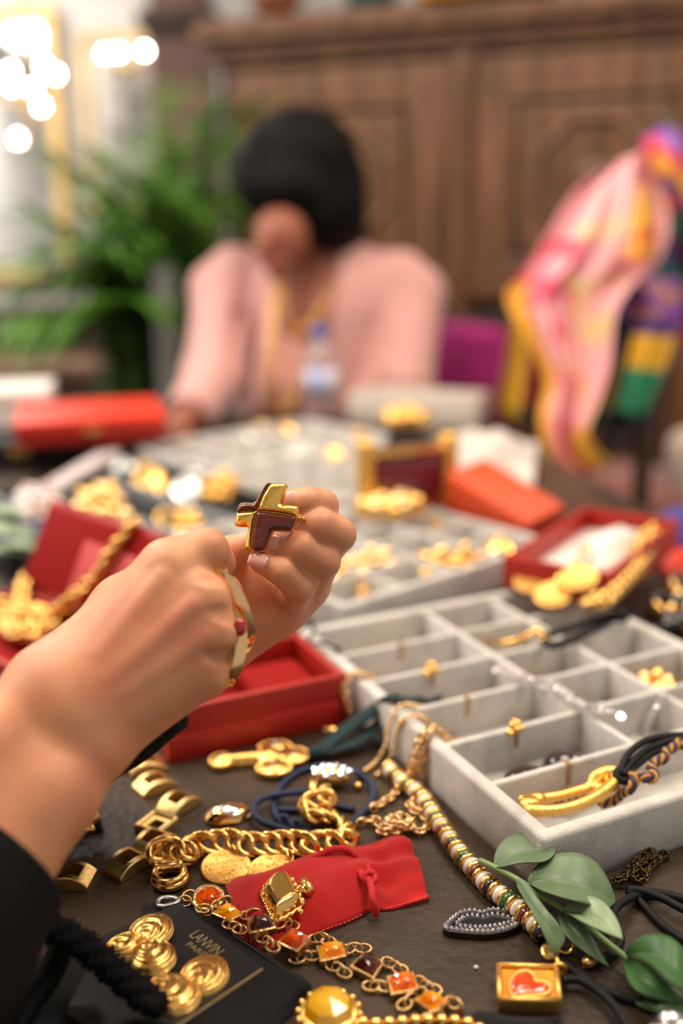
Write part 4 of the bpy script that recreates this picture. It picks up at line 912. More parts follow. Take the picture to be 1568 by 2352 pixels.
dpts = cr(o6, s6, [(985, 400), (1010, 440), (1040, 450), (1055, 500), (1060, 560), (1075, 610), (1080, 655)])
obj('drawstring', tube(resample(spline([tuple(P(x, y, z)) for (x, y), z in zip(dpts, (.0115, .0125, .0130, .0125, .0105, .007, .0025))], 8), .0012), .0021, 7), M_['red_cord'], pouch)
kp = P(*cr(o6, s6, [(1045, 435)])[0], .0135)
obj('drawstring_knot', G().add(torus(.0028, .0017, 14, 7), tr(kp) @ Matrix.Rotation(.9, 4, 'X')).add(torus(.0024, .0016, 14, 7), tr(kp + Vector((.001, -.002, -.0005))) @ Matrix.Rotation(-.7, 4, 'Y')).add(tube([kp, kp + Vector((-.001, .006, .004))], .0012, 6)), M_['red_cord'], pouch)
dp2 = cr(o6, s6, [(640, 335), (730, 305), (800, 268), (870, 260), (930, 275), (955, 310)])
obj('drawstring', tube(resample(spline([tuple(P(x, y, z)) for (x, y), z in zip(dp2, (.006, .009, .012, .0125, .0115, .0095))], 8), .0012), .0019, 7), M_['red_cord'], pouch)
st = cr(o6, s6, [(700, 775), (800, 735), (900, 700), (1000, 655)]); st2 = cr(o6, s6, [(1130, 620), (1250, 590), (1385, 552)])
M_['stitch'] = mat('red_stitch', '#f0564a', .7)
for seg in (st, st2):
    pp = resample(spline([tuple(P(x, y, .0046)) for x, y in seg], 8), .0024)
    for i in range(len(pp) - 1):
        a, b = Vector(pp[i]), Vector(pp[i + 1]); obj('stitch', tube([a.lerp(b, .15), a.lerp(b, .8)], .00028, 5), M_['stitch'], pouch)

# ------------------------------------------------------------------ amber crystal bracelet
def gem_mat(n, c, c2): return mat(n, c, .05, 0, coat=.15, trans=.1, ior=1.5, spec=.5, col2=c2, vscale=260, vlo=.42, vhi=.58, detail=1)
GM = [gem_mat('amber_crystal', '#f57c00', '#ffb010'), gem_mat('orange_crystal', '#e04a04', '#f57a10'), gem_mat('smoky_crystal', '#2c0c08', '#551c10'), gem_mat('cognac_crystal', '#b53204', '#dc5408')]
def facet(ol, z, h_):
    """cut stone: girdle, crown facets and a table, offset rings"""
    n = len(ol); c = Vector((sum(p[0] for p in ol) / n, sum(p[1] for p in ol) / n)); v = []; f = []
    ringp = lambda s, off, zz: [tuple(c + (Vector(ol[i]).lerp(Vector(ol[(i + 1) % n]), off) - c) * s) + (zz,) for i in range(n)]
    for R_ in (ringp(1.0, 0, z - .0012), ringp(1.0, 0, z), ringp(.80, .5, z + h_ * .45), ringp(.58, 0, z + h_ * .8), ringp(.36, .5, z + h_)): v += R_
    for i in range(n): f.append((i, (i + 1) % n, n + (i + 1) % n, n + i))
    for k in range(1, 4):
        a, b = k * n, (k + 1) * n
        for i in range(n):
            i2 = (i + 1) % n
            if k % 2: f += [(a + i, a + i2, b + i), (a + i2, b + i2, b + i)]
            else: f += [(a + i, b + i, b + (i - 1) % n), (a + i, a + i2, b + i)]
    f.append(tuple(4 * n + i for i in range(n))); f.append(tuple(range(n))[::-1]); return v, f
brl = thing('bracelet', 'gold bracelet of square amber and smoky crystals crossing the red pouch corner', 'bracelet', P(759, 2188))
def setting(quad, gm, hgt=.0048, nm='gem_setting', zo=0.0):
    w4 = [P(x, y, zo + hgt * .8) for x, y in quad]; c = sum(w4, Vector()) / 4
    loc = [((p - c).x, (p - c).y) for p in w4]; M = tr((c.x, c.y, T + zo))
    inn = [(x * .80, y * .80) for x, y in loc]; n = 4; v = []; f = []
    for L, z in ((loc, .0006), (loc, hgt), (inn, hgt), (inn, hgt * .45)): v += [(x, y, z) for x, y in L]
    for k in range(3):
        for i in range(4): f.append((k * 4 + i, k * 4 + (i + 1) % 4, k * 4 + 4 + (i + 1) % 4, k * 4 + 4 + i))
    f += [(3, 2, 1, 0), (12, 13, 14, 15)]
    bm = bmesh.new(); vs2 = [bm.verts.new(p) for p in v]
    for q in f: bm.faces.new([vs2[i] for i in q])
    bmesh.ops.recalc_face_normals(bm, faces=bm.faces); bmesh.ops.bevel(bm, geom=list(bm.edges), offset=.0004, segments=1, affect='EDGES')
    s_ = obj(nm, xf(frombm(bm), M), M_['gold_antique'], brl, smooth=30)
    oct_ = []
    for i in range(4):
        a, b = Vector(loc[i]), Vector(loc[(i + 1) % 4]); oct_ += [tuple(a.lerp(b, .14) * .95), tuple(a.lerp(b, .86) * .95)]
    obj('crystal', xf(facet(oct_, hgt * .85, .0042), M), gm, s_, smooth=False)
    return s_
quads = [([(484, 2099), (523, 2076), (561, 2101), (528, 2118)], 0), ([(567, 2110), (626, 2104), (634, 2133), (572, 2147)], 2), ([(636, 2166), (670, 2133), (716, 2156), (683, 2189)], 3), ([(724, 2175), (789, 2164), (796, 2198), (735, 2212)], 0),
         ([(802, 2221), (837, 2187), (884, 2212), (858, 2252)], 2), ([(886, 2244), (951, 2233), (963, 2275), (898, 2288)], 1), ([(947, 2298), (986, 2279), (1034, 2303), (997, 2330)], 0)]
for (q_, g_), zo_ in zip(quads, (.0055, .0075, .0050, 0, 0, 0, 0)): setting(q_, GM[g_], zo=zo_)
c0_ = P(479, 2064, .004); s_ = obj('gem_setting', xf(lathe([(.0085, 0), (.009, .002), (.0085, .0045), (.0072, .0045)], 20), tr((c0_.x, c0_.y, T + .0015)) @ Matrix.Rotation(.25, 4, 'X')), M_['gold_antique'], brl)
obj('crystal', xf(facet([(.0072 * math.cos(k * math.pi / 5), .0072 * math.sin(k * math.pi / 5)) for k in range(10)], .0040, .0034), tr((c0_.x, c0_.y, T + .0015)) @ Matrix.Rotation(.25, 4, 'X')), GM[3], s_, smooth=False)
lk = mesh('small_link', torus(.0034, .00075, 14, 6, 1.15, .8), M_['gold_antique'])
grp = [[(40, 620), (62, 628)], [(200, 715), (235, 735), (265, 745)], [(305, 660), (345, 655)], [(395, 795), (432, 825), (462, 850)], [(495, 715), (530, 705), (575, 720)], [(720, 800), (755, 800), (795, 815)], [(610, 920), (650, 910), (700, 905)], [(905, 865), (950, 862), (1005, 860)],
       [(820, 965), (855, 985), (890, 1005)], [(1155, 945), (1195, 975), (1225, 985)], [(1050, 1085), (1095, 1090), (1140, 1090)], [(1345, 1060), (1385, 1095), (1425, 1105)], [(1250, 1195), (1290, 1170)], [(1540, 1185), (1560, 1200)], [(1400, 1280), (1440, 1270)], [(1150 - 1010, 590), (175, 580)]]
for gq in grp:
    zl = .0022 + (.0060 if gq[0][0] < 560 else 0); pp = [P(*cr(o6, s6, [q_])[0], zl) for q_ in gq]
    for i, p in enumerate(pp):
        d_ = (pp[min(i + 1, len(pp) - 1)] - pp[max(i - 1, 0)]); obj('link', lk, None, brl, M=frame(p, d_ if d_.length else (1, 0, 0), (0, 0, 1)) @ Matrix.Rotation((.15, 1.1)[i % 2], 4, 'X'))
for x, y in ((805, 380), (785, 410), (840, 400), (870, 420)): obj('link', lk, None, brl, M=tr(P(*cr((100, 1900), .4145, [(x, y)])[0], .003)) @ rotz(x) @ Matrix.Rotation(.6 if x < 820 else 1.2, 4, 'X'))
lc = [(630, 425), (650, 395), (700, 390), (745, 400), (740, 420), (700, 432), (655, 440)]
obj('lobster_clasp', tube(resample(spline([tuple(P(*p, .0035)) for p in cr((100, 1900), .4145, lc)], 8, closed=True), .0012, closed=True), .0014, 8, closed=True), M_['silver'], brl)

# ------------------------------------------------------------------ gold curb-chain bracelet with coins
cpx = cr((200, 1700), .4145, [(395, 665), (380, 625), (425, 598), (480, 605), (545, 640), (600, 580), (665, 575), (740, 565), (820, 562), (900, 590), (980, 575), (1060, 580), (1140, 560), (1220, 590), (1300, 565), (1380, 575), (1440, 560), (1450, 500), (1405, 450), (1330, 425), (1265, 430), (1225, 385), (1255, 335), (1310, 345), (1335, 300)])
cz = [.006] * 20 + [.007, .009, .011, .011, .010]
cb = thing('chain_bracelet', 'heavy gold curb-chain bracelet with two coin charms and ring clasp', 'bracelet', P(590, 1945))
lkm = mesh('curb_link', torus(.0070, .0021, 20, 8, 1.18, .82, tw=.0016), M_['gold_rough'])
chainlinks(cb, [P(x, y, z) for (x, y), z in zip(cpx, cz)], .0078, lkm, (.75, .95), .12)
rc = P(390, 2017, .003); obj('clasp_ring', G().add(torus(.0082, .0024, 28, 10), tr(rc)).add(torus(.0080, .0018, 28, 8), tr(rc + Vector((0, 0, .0034)))), M_['gold'], cb)
obj('clasp_barrel', xf(tube([(-.008, 0, 0), (-.0065, 0, 0), (-.003, 0, 0), (.003, 0, 0), (.0065, 0, 0), (.008, 0, 0)], [.0028, .0036, .0026, .0026, .0036, .0028], 10), frame(P(386, 1990, .006), (1, .12, 0), (0, 0, 1))), M_['gold'], cb)
tg = [P(x, y, .012) for x, y in cr((200, 1700), .4145, [(1255, 225), (1250, 300)])]
obj('toggle_bar', tube([tg[0] + Vector((0, 0, .002)), tg[1]], [.0028, .0024], 10), M_['gold_rough'], cb)
def coin(px, py, rpx, tilt, rz, strokes):
    c = P(px, py, .003); r = rpx / FPX * (c - CAM).dot(_f); M = tr((c.x, c.y, T + .0018)) @ rotz(rz) @ Matrix.Rotation(tilt, 4, 'X')
    g = G().add(lathe([(r * .97, -.0011), (r, -.0008), (r, .0010), (r * .965, .0014), (r * .92, .0010), (0, .0011)], 40))
    t1 = obj('coin', xf((g.v, g.f), M), M_['gold_matte'], cb, smooth=40)
    s = G(); rr = random.Random(px)
    for row in range(-3, 4):
        y = row * r * .24; hw = math.sqrt(max(0, (r * .82) ** 2 - y * y)); x = -hw
        while x < hw:
            w_ = rr.uniform(.05, .11) * r; k = rr.random()
            if abs(row) in (0, 1, 3): s.add(box(w_ * .35, r * .17, .0007), tr((x, y, .0008)) @ rotz(rr.uniform(-.25, .25)))
            if k < .4: s.add(box(w_, r * .04, .0007), tr((x + w_ * .4, y + rr.choice((-.06, 0, .06)) * r, .0008)))
            x += w_ * 1.5
    obj('relief', xf((s.v, s.f), M), M_['gold_matte'], t1, smooth=False, kind='stuff')
    obj('jump_ring', torus(.0028, .0008, 12, 6), None, t1, M=M @ tr((r * .55, r * .85, .001)) @ Matrix.Rotation(1.0, 4, 'Y')).data.materials.append(M_['gold']) if False else obj('jump_ring', mesh('jump_ring', torus(.0028, .0008, 12, 6), M_['gold']), None, t1, M=M @ tr((r * .55, r * .83, .0018)) @ Matrix.Rotation(1.0, 4, 'Y'))
coin(519, 1988, 58, .10, .3, 0); coin(627, 1997, 59, .05, -.1, 0)

# ------------------------------------------------------------------ gold square-link bracelet
sqb = thing('link_bracelet', 'brushed gold bracelet of square-holed links beside the hand', 'bracelet', P(353, 1900))
def archlink(w_, d_, h_, hx, hy):
    xs = sorted(set(np.round(np.concatenate([np.linspace(-w_ / 2, w_ / 2, 13), [-hx, hx]]), 6))); ys = [-d_ / 2, -d_ / 2 + .0006, -hy, hy, d_ / 2 - .0006, d_ / 2]
    return blockgrid(xs, ys, lambda x, y: not (abs(x) < hx and abs(y) < hy), lambda x, y: h_ * (1 - .75 * (2 * abs(x) / w_) ** 2.2) + .001 - (.0006 if abs(y) > d_ / 2 - .0003 else 0))
al = mesh('arched_link', archlink(.0235, .0165, .0068, .0060, .0048), M_['gold_brushed'], 35)
for (a, b) in (((310, 1772), (366, 1762)), ((326, 1822), (384, 1800)), ((385, 1872), (436, 1838)), ((329, 1968), (378, 1924)), ((262, 2014), (327, 1974)), ((122, 2024), (208, 2028))):
    p, q_ = P(*a), P(*b); obj('link', al, None, sqb, M=frame((p + q_) / 2 + Vector((0, 0, .0004)), q_ - p, (0, 0, 1)))
dq = [P(x, y, .004) for x, y in cr((200, 1700), .4145, [(250, 465), (375, 378), (513, 450), (400, 535)])]; c_d = sum(dq, Vector()) / 4
def sqf(x, y): m = max(abs(x), abs(y)); return .0048 if m > .0086 else (.0050 if m > .0074 else .0030)
xs = [-.0094, -.0086, -.0080, -.0074, -.0066, -.0040, .0040, .0066, .0074, .0080, .0086, .0094]
obj('diamond_link', blockgrid(xs, xs, lambda x, y: max(abs(x), abs(y)) > .0040, lambda x, y: (lambda m: .0046 if m > .0090 else (.0054 if m > .0078 else (.0050 if m > .0070 else (.0034 if m > .005 else .0030))))(max(abs(x), abs(y)))), M_['gold_brushed'], sqb, smooth=25, M=tr((c_d.x, c_d.y, T)) @ rotz(math.atan2((dq[1] - dq[0]).y, (dq[1] - dq[0]).x) + .05))
obj('end_tongue', xf(box(.012, .008, .003, .0008), frame(P(293, 1768), (1, .1, 0), (0, 0, 1))), M_['gold_brushed'], sqb, smooth=40)
# ------------------------------------------------------------------ black card, velvet pouch, shell earrings
o5, s5 = (100, 1900), .4145
vp = thing('black_pouch', 'black velvet pouch lying under the black card at the bottom', 'pouch', P(560, 2250))
obj('pouch_body', pad([(330, 2080), (430, 2080), (520, 2135), (610, 2195), (690, 2255), (718, 2285)], [(300, 2420), (420, 2430), (520, 2420), (600, 2390), (660, 2345), (706, 2300)],
    lambda u, v: .0012 + .0040 * min(1, min(v, 1 - v) * 5) * (.5 + .5 * min(1, u * 3)) + .004 * math.exp(-((u - .93) / .07) ** 2) * math.sin(math.pi * v), 50, 24), M_['black_velvet'], vp)
obj('pouch_seam', tube(resample(spline([tuple(P(x, y, .005)) for x, y in ((520, 2137), (610, 2198), (690, 2258), (712, 2288))], 8), .002), .0007, 6), M_['black_satin'], vp)
CZ = .0062
card = thing('jewelry_card', 'black satin card printed LANVIN PARIS under the gold shell earrings', 'card', P(400, 2200, CZ))
cpoly = [P(x, y, CZ) for x, y in ((238, 2152), (330, 2112), (411, 2076), (500, 2145), (600, 2224), (500, 2292), (395, 2362), (300, 2425), (150, 2330))]
obj('card_face', prism([(p.x, p.y) for p in cpoly], T + CZ - .0012, T + CZ + .0010, .0005), M_['black_satin'], card, smooth=30)
M_['tan_edge'] = mat('tan_card_edge', '#8b7350', .7)
obj('card_edge', tube([P(601, 2226, CZ - .0006), P(500, 2294, CZ - .0006), P(395, 2364, CZ - .0006), P(300, 2427, CZ - .0006)], .0011, 6), M_['tan_edge'], card)
M_['gilt_print'] = mat('gilt_lettering', '#8f7c56', .45)
def lettering(txt, p, q, h_, parent, z):
    a, b = P(*p, z), P(*q, z); cu = bpy.data.curves.new('lettering', 'FONT'); cu.body = txt; cu.size = h_ / .69; cu.extrude = .00004; cu.space_character = 1.0; cu.materials.append(M_['gilt_print'])
    o = bpy.data.objects.new('lettering', cu); bpy.context.view_layer.update(); w_ = max(cu.splines and 0 or 0, .001)
    COL.objects.link(o); bpy.context.view_layer.update(); w_ = o.dimensions.x or .01; COL.objects.unlink(o)
    me = bpy.data.meshes.new_from_object(o); bpy.data.objects.remove(o); return obj('lettering', me, None, parent, M=frame(a, b - a, (0, 0, 1)) @ scl((b - a).length / w_, 1, 1))
lettering('LANVIN', *cr(o5, s5, [(800, 600), (945, 712)]), .0062, card, CZ + .0011)
lettering('PARIS', *cr(o5, s5, [(782, 652), (884, 722)]), .0034, card, CZ + .0011)
def shellv(rx, ry, hx, hgt, ridges=4, n=30, m=26):
    """ridged oval shell, ridges fanning from a hinge at (hx, 0)"""
    v = []; f = []
    for i in range(m + 1):
        u = i / m
        for k in range(n):
            a = 2 * math.pi * k / n; bx, by = rx * math.cos(a), ry * math.sin(a); x = hx * (1 - u) + bx * u; y = by * u
            e = (x / rx) ** 2 + (y / ry) ** 2; z = hgt * math.sqrt(max(0, 1 - e)) * .6 + .0020 * (abs(math.sin(ridges * math.pi * u)) ** .5) * (1 if u < .98 else .3)
            v.append((x, y, z if u < 1 else 0))
    for i in range(m):
        for k in range(n): f.append((i * n + k, (i + 1) * n + k, (i + 1) * n + (k + 1) % n, i * n + (k + 1) % n))
    f.append(tuple(m * n + k for k in range(n))); return v, [q[::-1] for q in f]
def place(px, py, z): p = P(px, py, z); return tr((p.x, p.y, T + z))
e1 = thing('earring', 'upper gold shell earring on the black card', 'earring', P(330, 2190, CZ), 'gold shell earrings')
for x, y, rx, ry, rz in ((347, 2143, .0120, .0108, 1.2), (303, 2178, .0130, .0100, .35), (352, 2203, .0118, .0105, -.9)): obj('shell', xf(shellv(rx, ry, -rx * .75, .0062, 3.5), place(x, y, CZ + .0010 + (.002 if x > 340 else 0)) @ rotz(rz)), M_['gold_rough'], e1)
e2 = thing('earring', 'lower gold shell earring on the black card', 'earring', P(430, 2250, CZ), 'gold shell earrings')
for x, y, rx, ry, rz in ((470, 2244, .0124, .0112, 1.1), (396, 2288, .0136, .0112, -.5)): obj('shell', xf(shellv(rx, ry, -rx * .75, .0065, 3.5), place(x, y, CZ + .0010) @ rotz(rz)), M_['gold_rough'], e2)
obj('clip', xf(box(.005, .010, .002, .0005), place(430, 2258, CZ + .001)), M_['gold'], e2, smooth=40); obj('clip', xf(box(.005, .010, .002, .0005), place(325, 2170, CZ + .001)), M_['gold'], e1, smooth=40)
# braided black cord in front
def braid(path, R, r, m, parent, name='strand', turns=9, strands=3):
    pth = [Vector(p) for p in resample(spline([tuple(p) for p in path], 10), .0025)]; n = len(pth)
    for s in range(strands):
        pts = []
        for i, p in enumerate(pth):
            t = (pth[min(i + 1, n - 1)] - pth[max(i - 1, 0)]).normalized(); sd = t.cross(Vector((0, 0, 1))).normalized(); up = sd.cross(t); a = 2 * math.pi * (turns * i / n + s / strands)
            pts.append(p + sd * (R * math.cos(a)) + up * (R * .7 * math.sin(a)))
        obj(name, tube(pts, r, 7), m, parent)
bc2 = thing('braided_cord', 'thick black braided cord crossing the card at lower left', 'cord', P(250, 2230, .02))
braid([P(105, 2125, .045), P(190, 2170, .034), P(270, 2235, .024), P(330, 2285, .019), P(362, 2312, .016)], .0042, .0042, M_['black_cloth'], bc2, turns=11)
bc3 = thing('braided_cord', 'loose black braided cord at the bottom left corner', 'cord', P(60, 2330, .012))
braid([P(150, 2150, .03), P(120, 2230, .02), P(70, 2300, .014), P(40, 2350, .012), P(20, 2420, .012)], .0035, .0038, M_['black_cloth'], bc3, turns=8)
lp = thing('black_pouch', 'black velvet pouch at the left edge below the hand', 'pouch', P(150, 2290)); obj('pouch_body', pad([(60, 2220), (160, 2170), (232, 2150)], [(40, 2400), (150, 2370), (262, 2330)], lambda u, v: .0015 + .004 * min(1, min(v, 1 - v) * 4) * min(1, u * 6 + .2) * min(1, (1 - u) * 6 + .2), 24, 14), M_['black_velvet'], lp)
obj('pouch_seam', tube([P(160, 2172, .003), P(232, 2152, .003)], .0006, 6), M_['tan_edge'], lp)
# gold lion-like ring on a small black velvet pad
vb = thing('velvet_pad', 'small black velvet pad partly hidden by the front wrist', 'pad', P(190, 1880)); obj('pad_body', pad([(120, 1800), (205, 1805)], [(130, 1925), (238, 1912)], lambda u, v: .010 * min(1, min(u, 1 - u) * 8 + .3) * min(1, min(v, 1 - v) * 8 + .3), 16, 16), M_['black_velvet'], vb)
lr = thing('earring', 'gold sculpted animal-head earring beside the front wrist', 'earring', P(165, 1895, .012))
g0 = np.array(P(172, 1893, .014)); rr = random.Random(4); pr = [cone(g0 + np.array((-.011, -.008, -.006)), g0 + np.array((.006, .004, .002)), .0035, .0062, .004)]
for k in range(16):
    a = rr.uniform(0, 6.28); pr.append(ell(g0 + np.array((.004 + .007 * math.cos(a), .003 + .007 * math.sin(a), rr.uniform(-.003, .006))), (.0028, .0022, .0026), None, .0012))
for k in range(3): pr.append(ell(g0 + np.array((-.010 + .003 * k, -.008 + .003 * k, -.002)), (.0022, .0022, .002), None, .001))
obj('sculpted_head', sdf_mesh(pr, .0007, .004), M_['gold_rough'], lr); obj('stone_eye', xf(ball(.0016), tr(g0 + np.array((-.006, -.004, .0045)))), GM[1], lr)

# ------------------------------------------------------------------ gold perfume-bottle brooch on the pouch
pbz = .0105; pbr = thing('brooch', 'shiny gold perfume-bottle brooch lying on the red pouch', 'brooch', P(640, 2065, pbz))
bo = [P(x, y, pbz) for x, y in cr(o6, s6, [(398, 540), (412, 490), (450, 450), (500, 432), (560, 432), (585, 470), (610, 525), (640, 590), (605, 620), (540, 655), (475, 685), (450, 640), (420, 590)])]
obj('bottle_body', xf(dome([(p.x, p.y) for p in bo], lambda d, x, y: .0012 + .0055 * (1 - math.exp(-(d / .0018) ** 1.4)), 4, 0, .0012), tr((0, 0, T + pbz))), M_['gold'], pbr)
def rope(pts, r, m, parent, name='rope_border', z=0.0):
    pth = [P(x, y, z) for x, y in pts]; pth = resample(spline([tuple(p) for p in pth], 8), .0006)
    sec_ = [(math.cos(2 * math.pi * k / 8) * (1.35 if k % 4 == 0 else .85), math.sin(2 * math.pi * k / 8) * (1.35 if k % 4 == 0 else .85)) for k in range(8)]
    return obj(name, tube(pth, r, sec=sec_, twist=.42), m, parent)
rope(cr(o6, s6, [(392, 545), (415, 480), (470, 440), (520, 428), (562, 430)]), .0011, M_['gold'], pbr, z=pbz + .002); rope(cr(o6, s6, [(395, 545), (420, 600), (445, 650), (470, 692), (540, 668), (645, 600)]), .0011, M_['gold'], pbr, z=pbz + .0015); rope(cr(o6, s6, [(560, 430), (585, 470), (612, 530), (645, 598)]), .0013, M_['gold_rough'], pbr, 'filigree_edge', z=pbz + .0028)
n0, n1, n2, n3 = [P(*cr(o6, s6, [q_])[0], pbz + .004) for q_ in ((600, 505), (640, 505), (640, 470), (685, 510))]
obj('neck', tube([n0, n1, P(*cr(o6, s6, [(655, 495)])[0], pbz + .004)], .0023, 10), M_['gold_rough'], pbr); obj('stopper', tube([P(*cr(o6, s6, [(643, 452)])[0], pbz + .0045), P(*cr(o6, s6, [(662, 482)])[0], pbz + .0045), P(*cr(o6, s6, [(685, 520)])[0], pbz + .0045)], [.0025, .0030, .0025], 10), M_['gold_rough'], pbr)
obj('side_ball', xf(ball(.0016), tr(P(*cr(o6, s6, [(630, 640)])[0], pbz + .0015))), M_['gold'], pbr)

# ------------------------------------------------------------------ lips brooch
o7, s7 = (950, 1850), .3941
lips = thing('brooch', 'lip-shaped crystal brooch with black metal base', 'brooch', P(1115, 2120))
LZ = .0042
def c7(pts, z): return [P(x, y, z) for x, y in cr(o7, s7, pts)]
ol = c7([(170, 712), (200, 675), (245, 635), (285, 613), (345, 602), (400, 614), (450, 596), (515, 598), (585, 624), (648, 664), (605, 700), (530, 732), (420, 748), (300, 742), (200, 730)], LZ); il = c7([(250, 698), (292, 668), (345, 656), (400, 666), (452, 652), (512, 656), (570, 676), (500, 694), (420, 704), (340, 706)], LZ)
il = resample(spline([tuple(p) for p in il], 6, closed=True), .004, closed=True); olr = resample(spline([tuple(p) for p in ol], 6, closed=True), .004, closed=True)
obj('base_plate', prism([(p[0], p[1]) for p in olr], T + .0004, T + LZ - .0004, .0007), M_['gunmetal'], lips, smooth=40)
obj('mouth_inlay', prism([(p[0], p[1]) for p in il], T + LZ - .0005, T + LZ + .0001), M_['black_velvet'], lips, smooth=False)
obj('lip_gap', tube(resample(spline([tuple(p) for p in c7([(225, 700), (268, 650), (340, 634), (400, 643), (452, 628), (515, 632), (590, 655)], LZ - .0002)], 8), .002), .0008, 6), M_['black_velvet'], lips)
rs = mesh('crystal', facet([(.00112 * math.cos(k * math.pi / 4), .00112 * math.sin(k * math.pi / 4)) for k in range(8)], .0008, .0010), M_['crystal'], False)
for row in ([(182, 705), (235, 655), (275, 628), (340, 616), (398, 628), (450, 610), (515, 613), (578, 637), (632, 662)], [(190, 717), (250, 726), (330, 736), (430, 737), (520, 724), (590, 700), (637, 672)], [(250, 690), (290, 656), (342, 645), (400, 655), (452, 641), (512, 645), (578, 668)], [(272, 706), (340, 713), (420, 713), (500, 702), (578, 682)]):
    for p in resample(spline([tuple(p) for p in c7(row, LZ - .0009)], 10), .0026): obj('crystal', rs, None, lips, M=tr(p) @ rotz(random.random()))

# ------------------------------------------------------------------ heart pendant and cords
HZ = .0085
hp = thing('pendant', 'square gold pendant with a red enamel heart', 'pendant', P(1215, 2255))
hq = c7([(488, 915), (836, 925), (857, 1125), (494, 1122)], HZ); hxy = [(p.x, p.y) for p in hq]; hc = Vector((sum(x for x, y in hxy) / 4, sum(y for x, y in hxy) / 4))
obj('pendant_body', prism(hxy, T + .0004, T + HZ - .0022, .0004), M_['gold_matte'], hp, smooth=40)
inn = [tuple(hc + (Vector(p) - hc) * .86) for p in hxy]
fr = G()
for i in range(4): fr.add(tube([tuple(Vector(hxy[i]) * .96 + hc * .04) + (T + HZ - .0012,), tuple(Vector(hxy[(i + 1) % 4]) * .96 + hc * .04) + (T + HZ - .0012,)], .0014, 8))
obj('raised_rim', fr, M_['gold_matte'], hp)
M_['amber_enamel'] = mat('amber_enamel', '#d58a1c', .15, coat=1, col2='#e8a838', vscale=60)
obj('amber_inlay', dome(inn, lambda d, x, y: .0002, 1, T + HZ - .0021), M_['amber_enamel'], hp)
hh = c7([(590, 1103), (560, 1060), (568, 1000), (608, 960), (668, 953), (703, 980), (712, 1012), (752, 1012), (797, 1040), (787, 1076), (740, 1090), (660, 1096)], HZ)
hr = resample(spline([tuple(p) for p in hh], 6, closed=True), .0012, closed=True)
obj('heart_border', tube([(p[0], p[1], T + HZ - .0014) for p in hr], .0010, 8, closed=True), M_['gold_matte'], hp)
obj('heart_enamel', dome([(p[0], p[1]) for p in hr[::2]], lambda d, x, y: .0022 * (1 - math.exp(-d / .0018)), 3, T + HZ - .0016), mat('red_heart_enamel', '#c22c0c', .08, coat=1, col2='#e0601c', vscale=90), hp)
bp_ = P(*cr(o7, s7, [(848, 955)])[0], .006); obj('bail', G().add(torus(.0028, .0012, 14, 8), tr(bp_) @ Matrix.Rotation(1.57, 4, 'X')).add(torus(.0024, .0011, 14, 8), tr(bp_ + Vector((.0005, .0035, 0))) @ Matrix.Rotation(1.2, 4, 'Y')), M_['gold_matte'], hp)
def gc(pts, zs):
    n = len(pts); return [P(x, y, zs if not isinstance(zs, (list, tuple)) else zs[i]) for i, (x, y) in enumerate(cr(o7, s7, pts))]
cord(gc([(865, 905), (960, 985), (1080, 1060), (1180, 1105), (1300, 1140), (1450, 1155), (1620, 1150)], .0022), .0021, M_['black_cord'], label='black cord running right from the heart pendant', cat='cord', group='black necklace cords')
cord(gc([(870, 1020), (960, 1015), (1060, 1070), (1150, 1150), (1210, 1230), (1260, 1320)], .0052), .0021, M_['black_cord'], label='black cord curling down behind the heart pendant to the bottom edge', cat='cord', group='black necklace cords')
bcn = thing('cord_necklace', 'black cord loop with a gold tip among the leaves', 'necklace', P(*cr(o7, s7, [(1200, 700)])[0]), 'black necklace cords')
obj('cord', tube(resample(spline([tuple(p) for p in gc([(1030, 905), (1110, 890), (1180, 840), (1205, 780), (1165, 690), (1170, 610), (1230, 555), (1330, 520), (1450, 515), (1620, 560)], [.003, .003, .004, .006, .010, .010, .008, .0035, .0026, .0026])], 10), .002), .0023, 8), M_['black_cord'], bcn)
obj('gold_tip', tube(gc([(985, 925), (1010, 915), (1050, 900)], .003), [.0016, .0031, .0028], 10), M_['gold_rough'], bcn)
cord(gc([(1245, 490), (1330, 575), (1430, 680), (1520, 750), (1640, 820)], [.007, .0026, .0024, .0024, .0024]), .0022, M_['black_cord'], label='black cord running down to the right edge beside the leaves', cat='cord', group='black necklace cords')
cord(gc([(1245, 490), (1340, 500), (1460, 545), (1560, 600), (1660, 640)], [.0072, .006, .0065, .0065, .0065]), .0022, M_['black_cord'], label='black cord running straight right below the dark chain pile', cat='cord', group='black necklace cords')

# ------------------------------------------------------------------ leafy sprig
M_['leaf'] = mat('sage_leaf', '#687f5c', .38, col2='#566d4d', vscale=60, spec=.45, bump=.08, bscale=300); M_['leaf_pale'] = mat('pale_sage_leaf', '#8ea37e', .34, col2='#80966f', vscale=60, spec=.45); M_['leaf_dark'] = mat('dark_green_leaf', '#3d6233', .42, col2='#2f5428', vscale=50, spec=.4); M_['stem'] = mat('green_stem', '#7f9b63', .45)
spr = thing('leaf_sprig', 'green leafy sprig lying beside the near tray', 'plant', P(1300, 2090))
obj('stem', tube(resample(spline([tuple(p) for p in gc([(385, 322), (460, 355), (600, 430), (740, 525), (870, 605), (1050, 740), (1150, 820), (1225, 880), (1330, 960), (1568, 1130)], [.014, .016, .017, .016, .014, .011, .009, .008, .007, .005])], 8), .003), [.0022] * 400, 8) if False else tube(resample(spline([tuple(p) for p in gc([(385, 322), (460, 355), (600, 430), (740, 525), (870, 605), (1050, 740), (1150, 820), (1225, 880), (1330, 960), (1568, 1130)], [.014, .016, .017, .016, .014, .011, .009, .008, .007, .005])], 8), .003), .0016, 8), M_['stem'], spr)
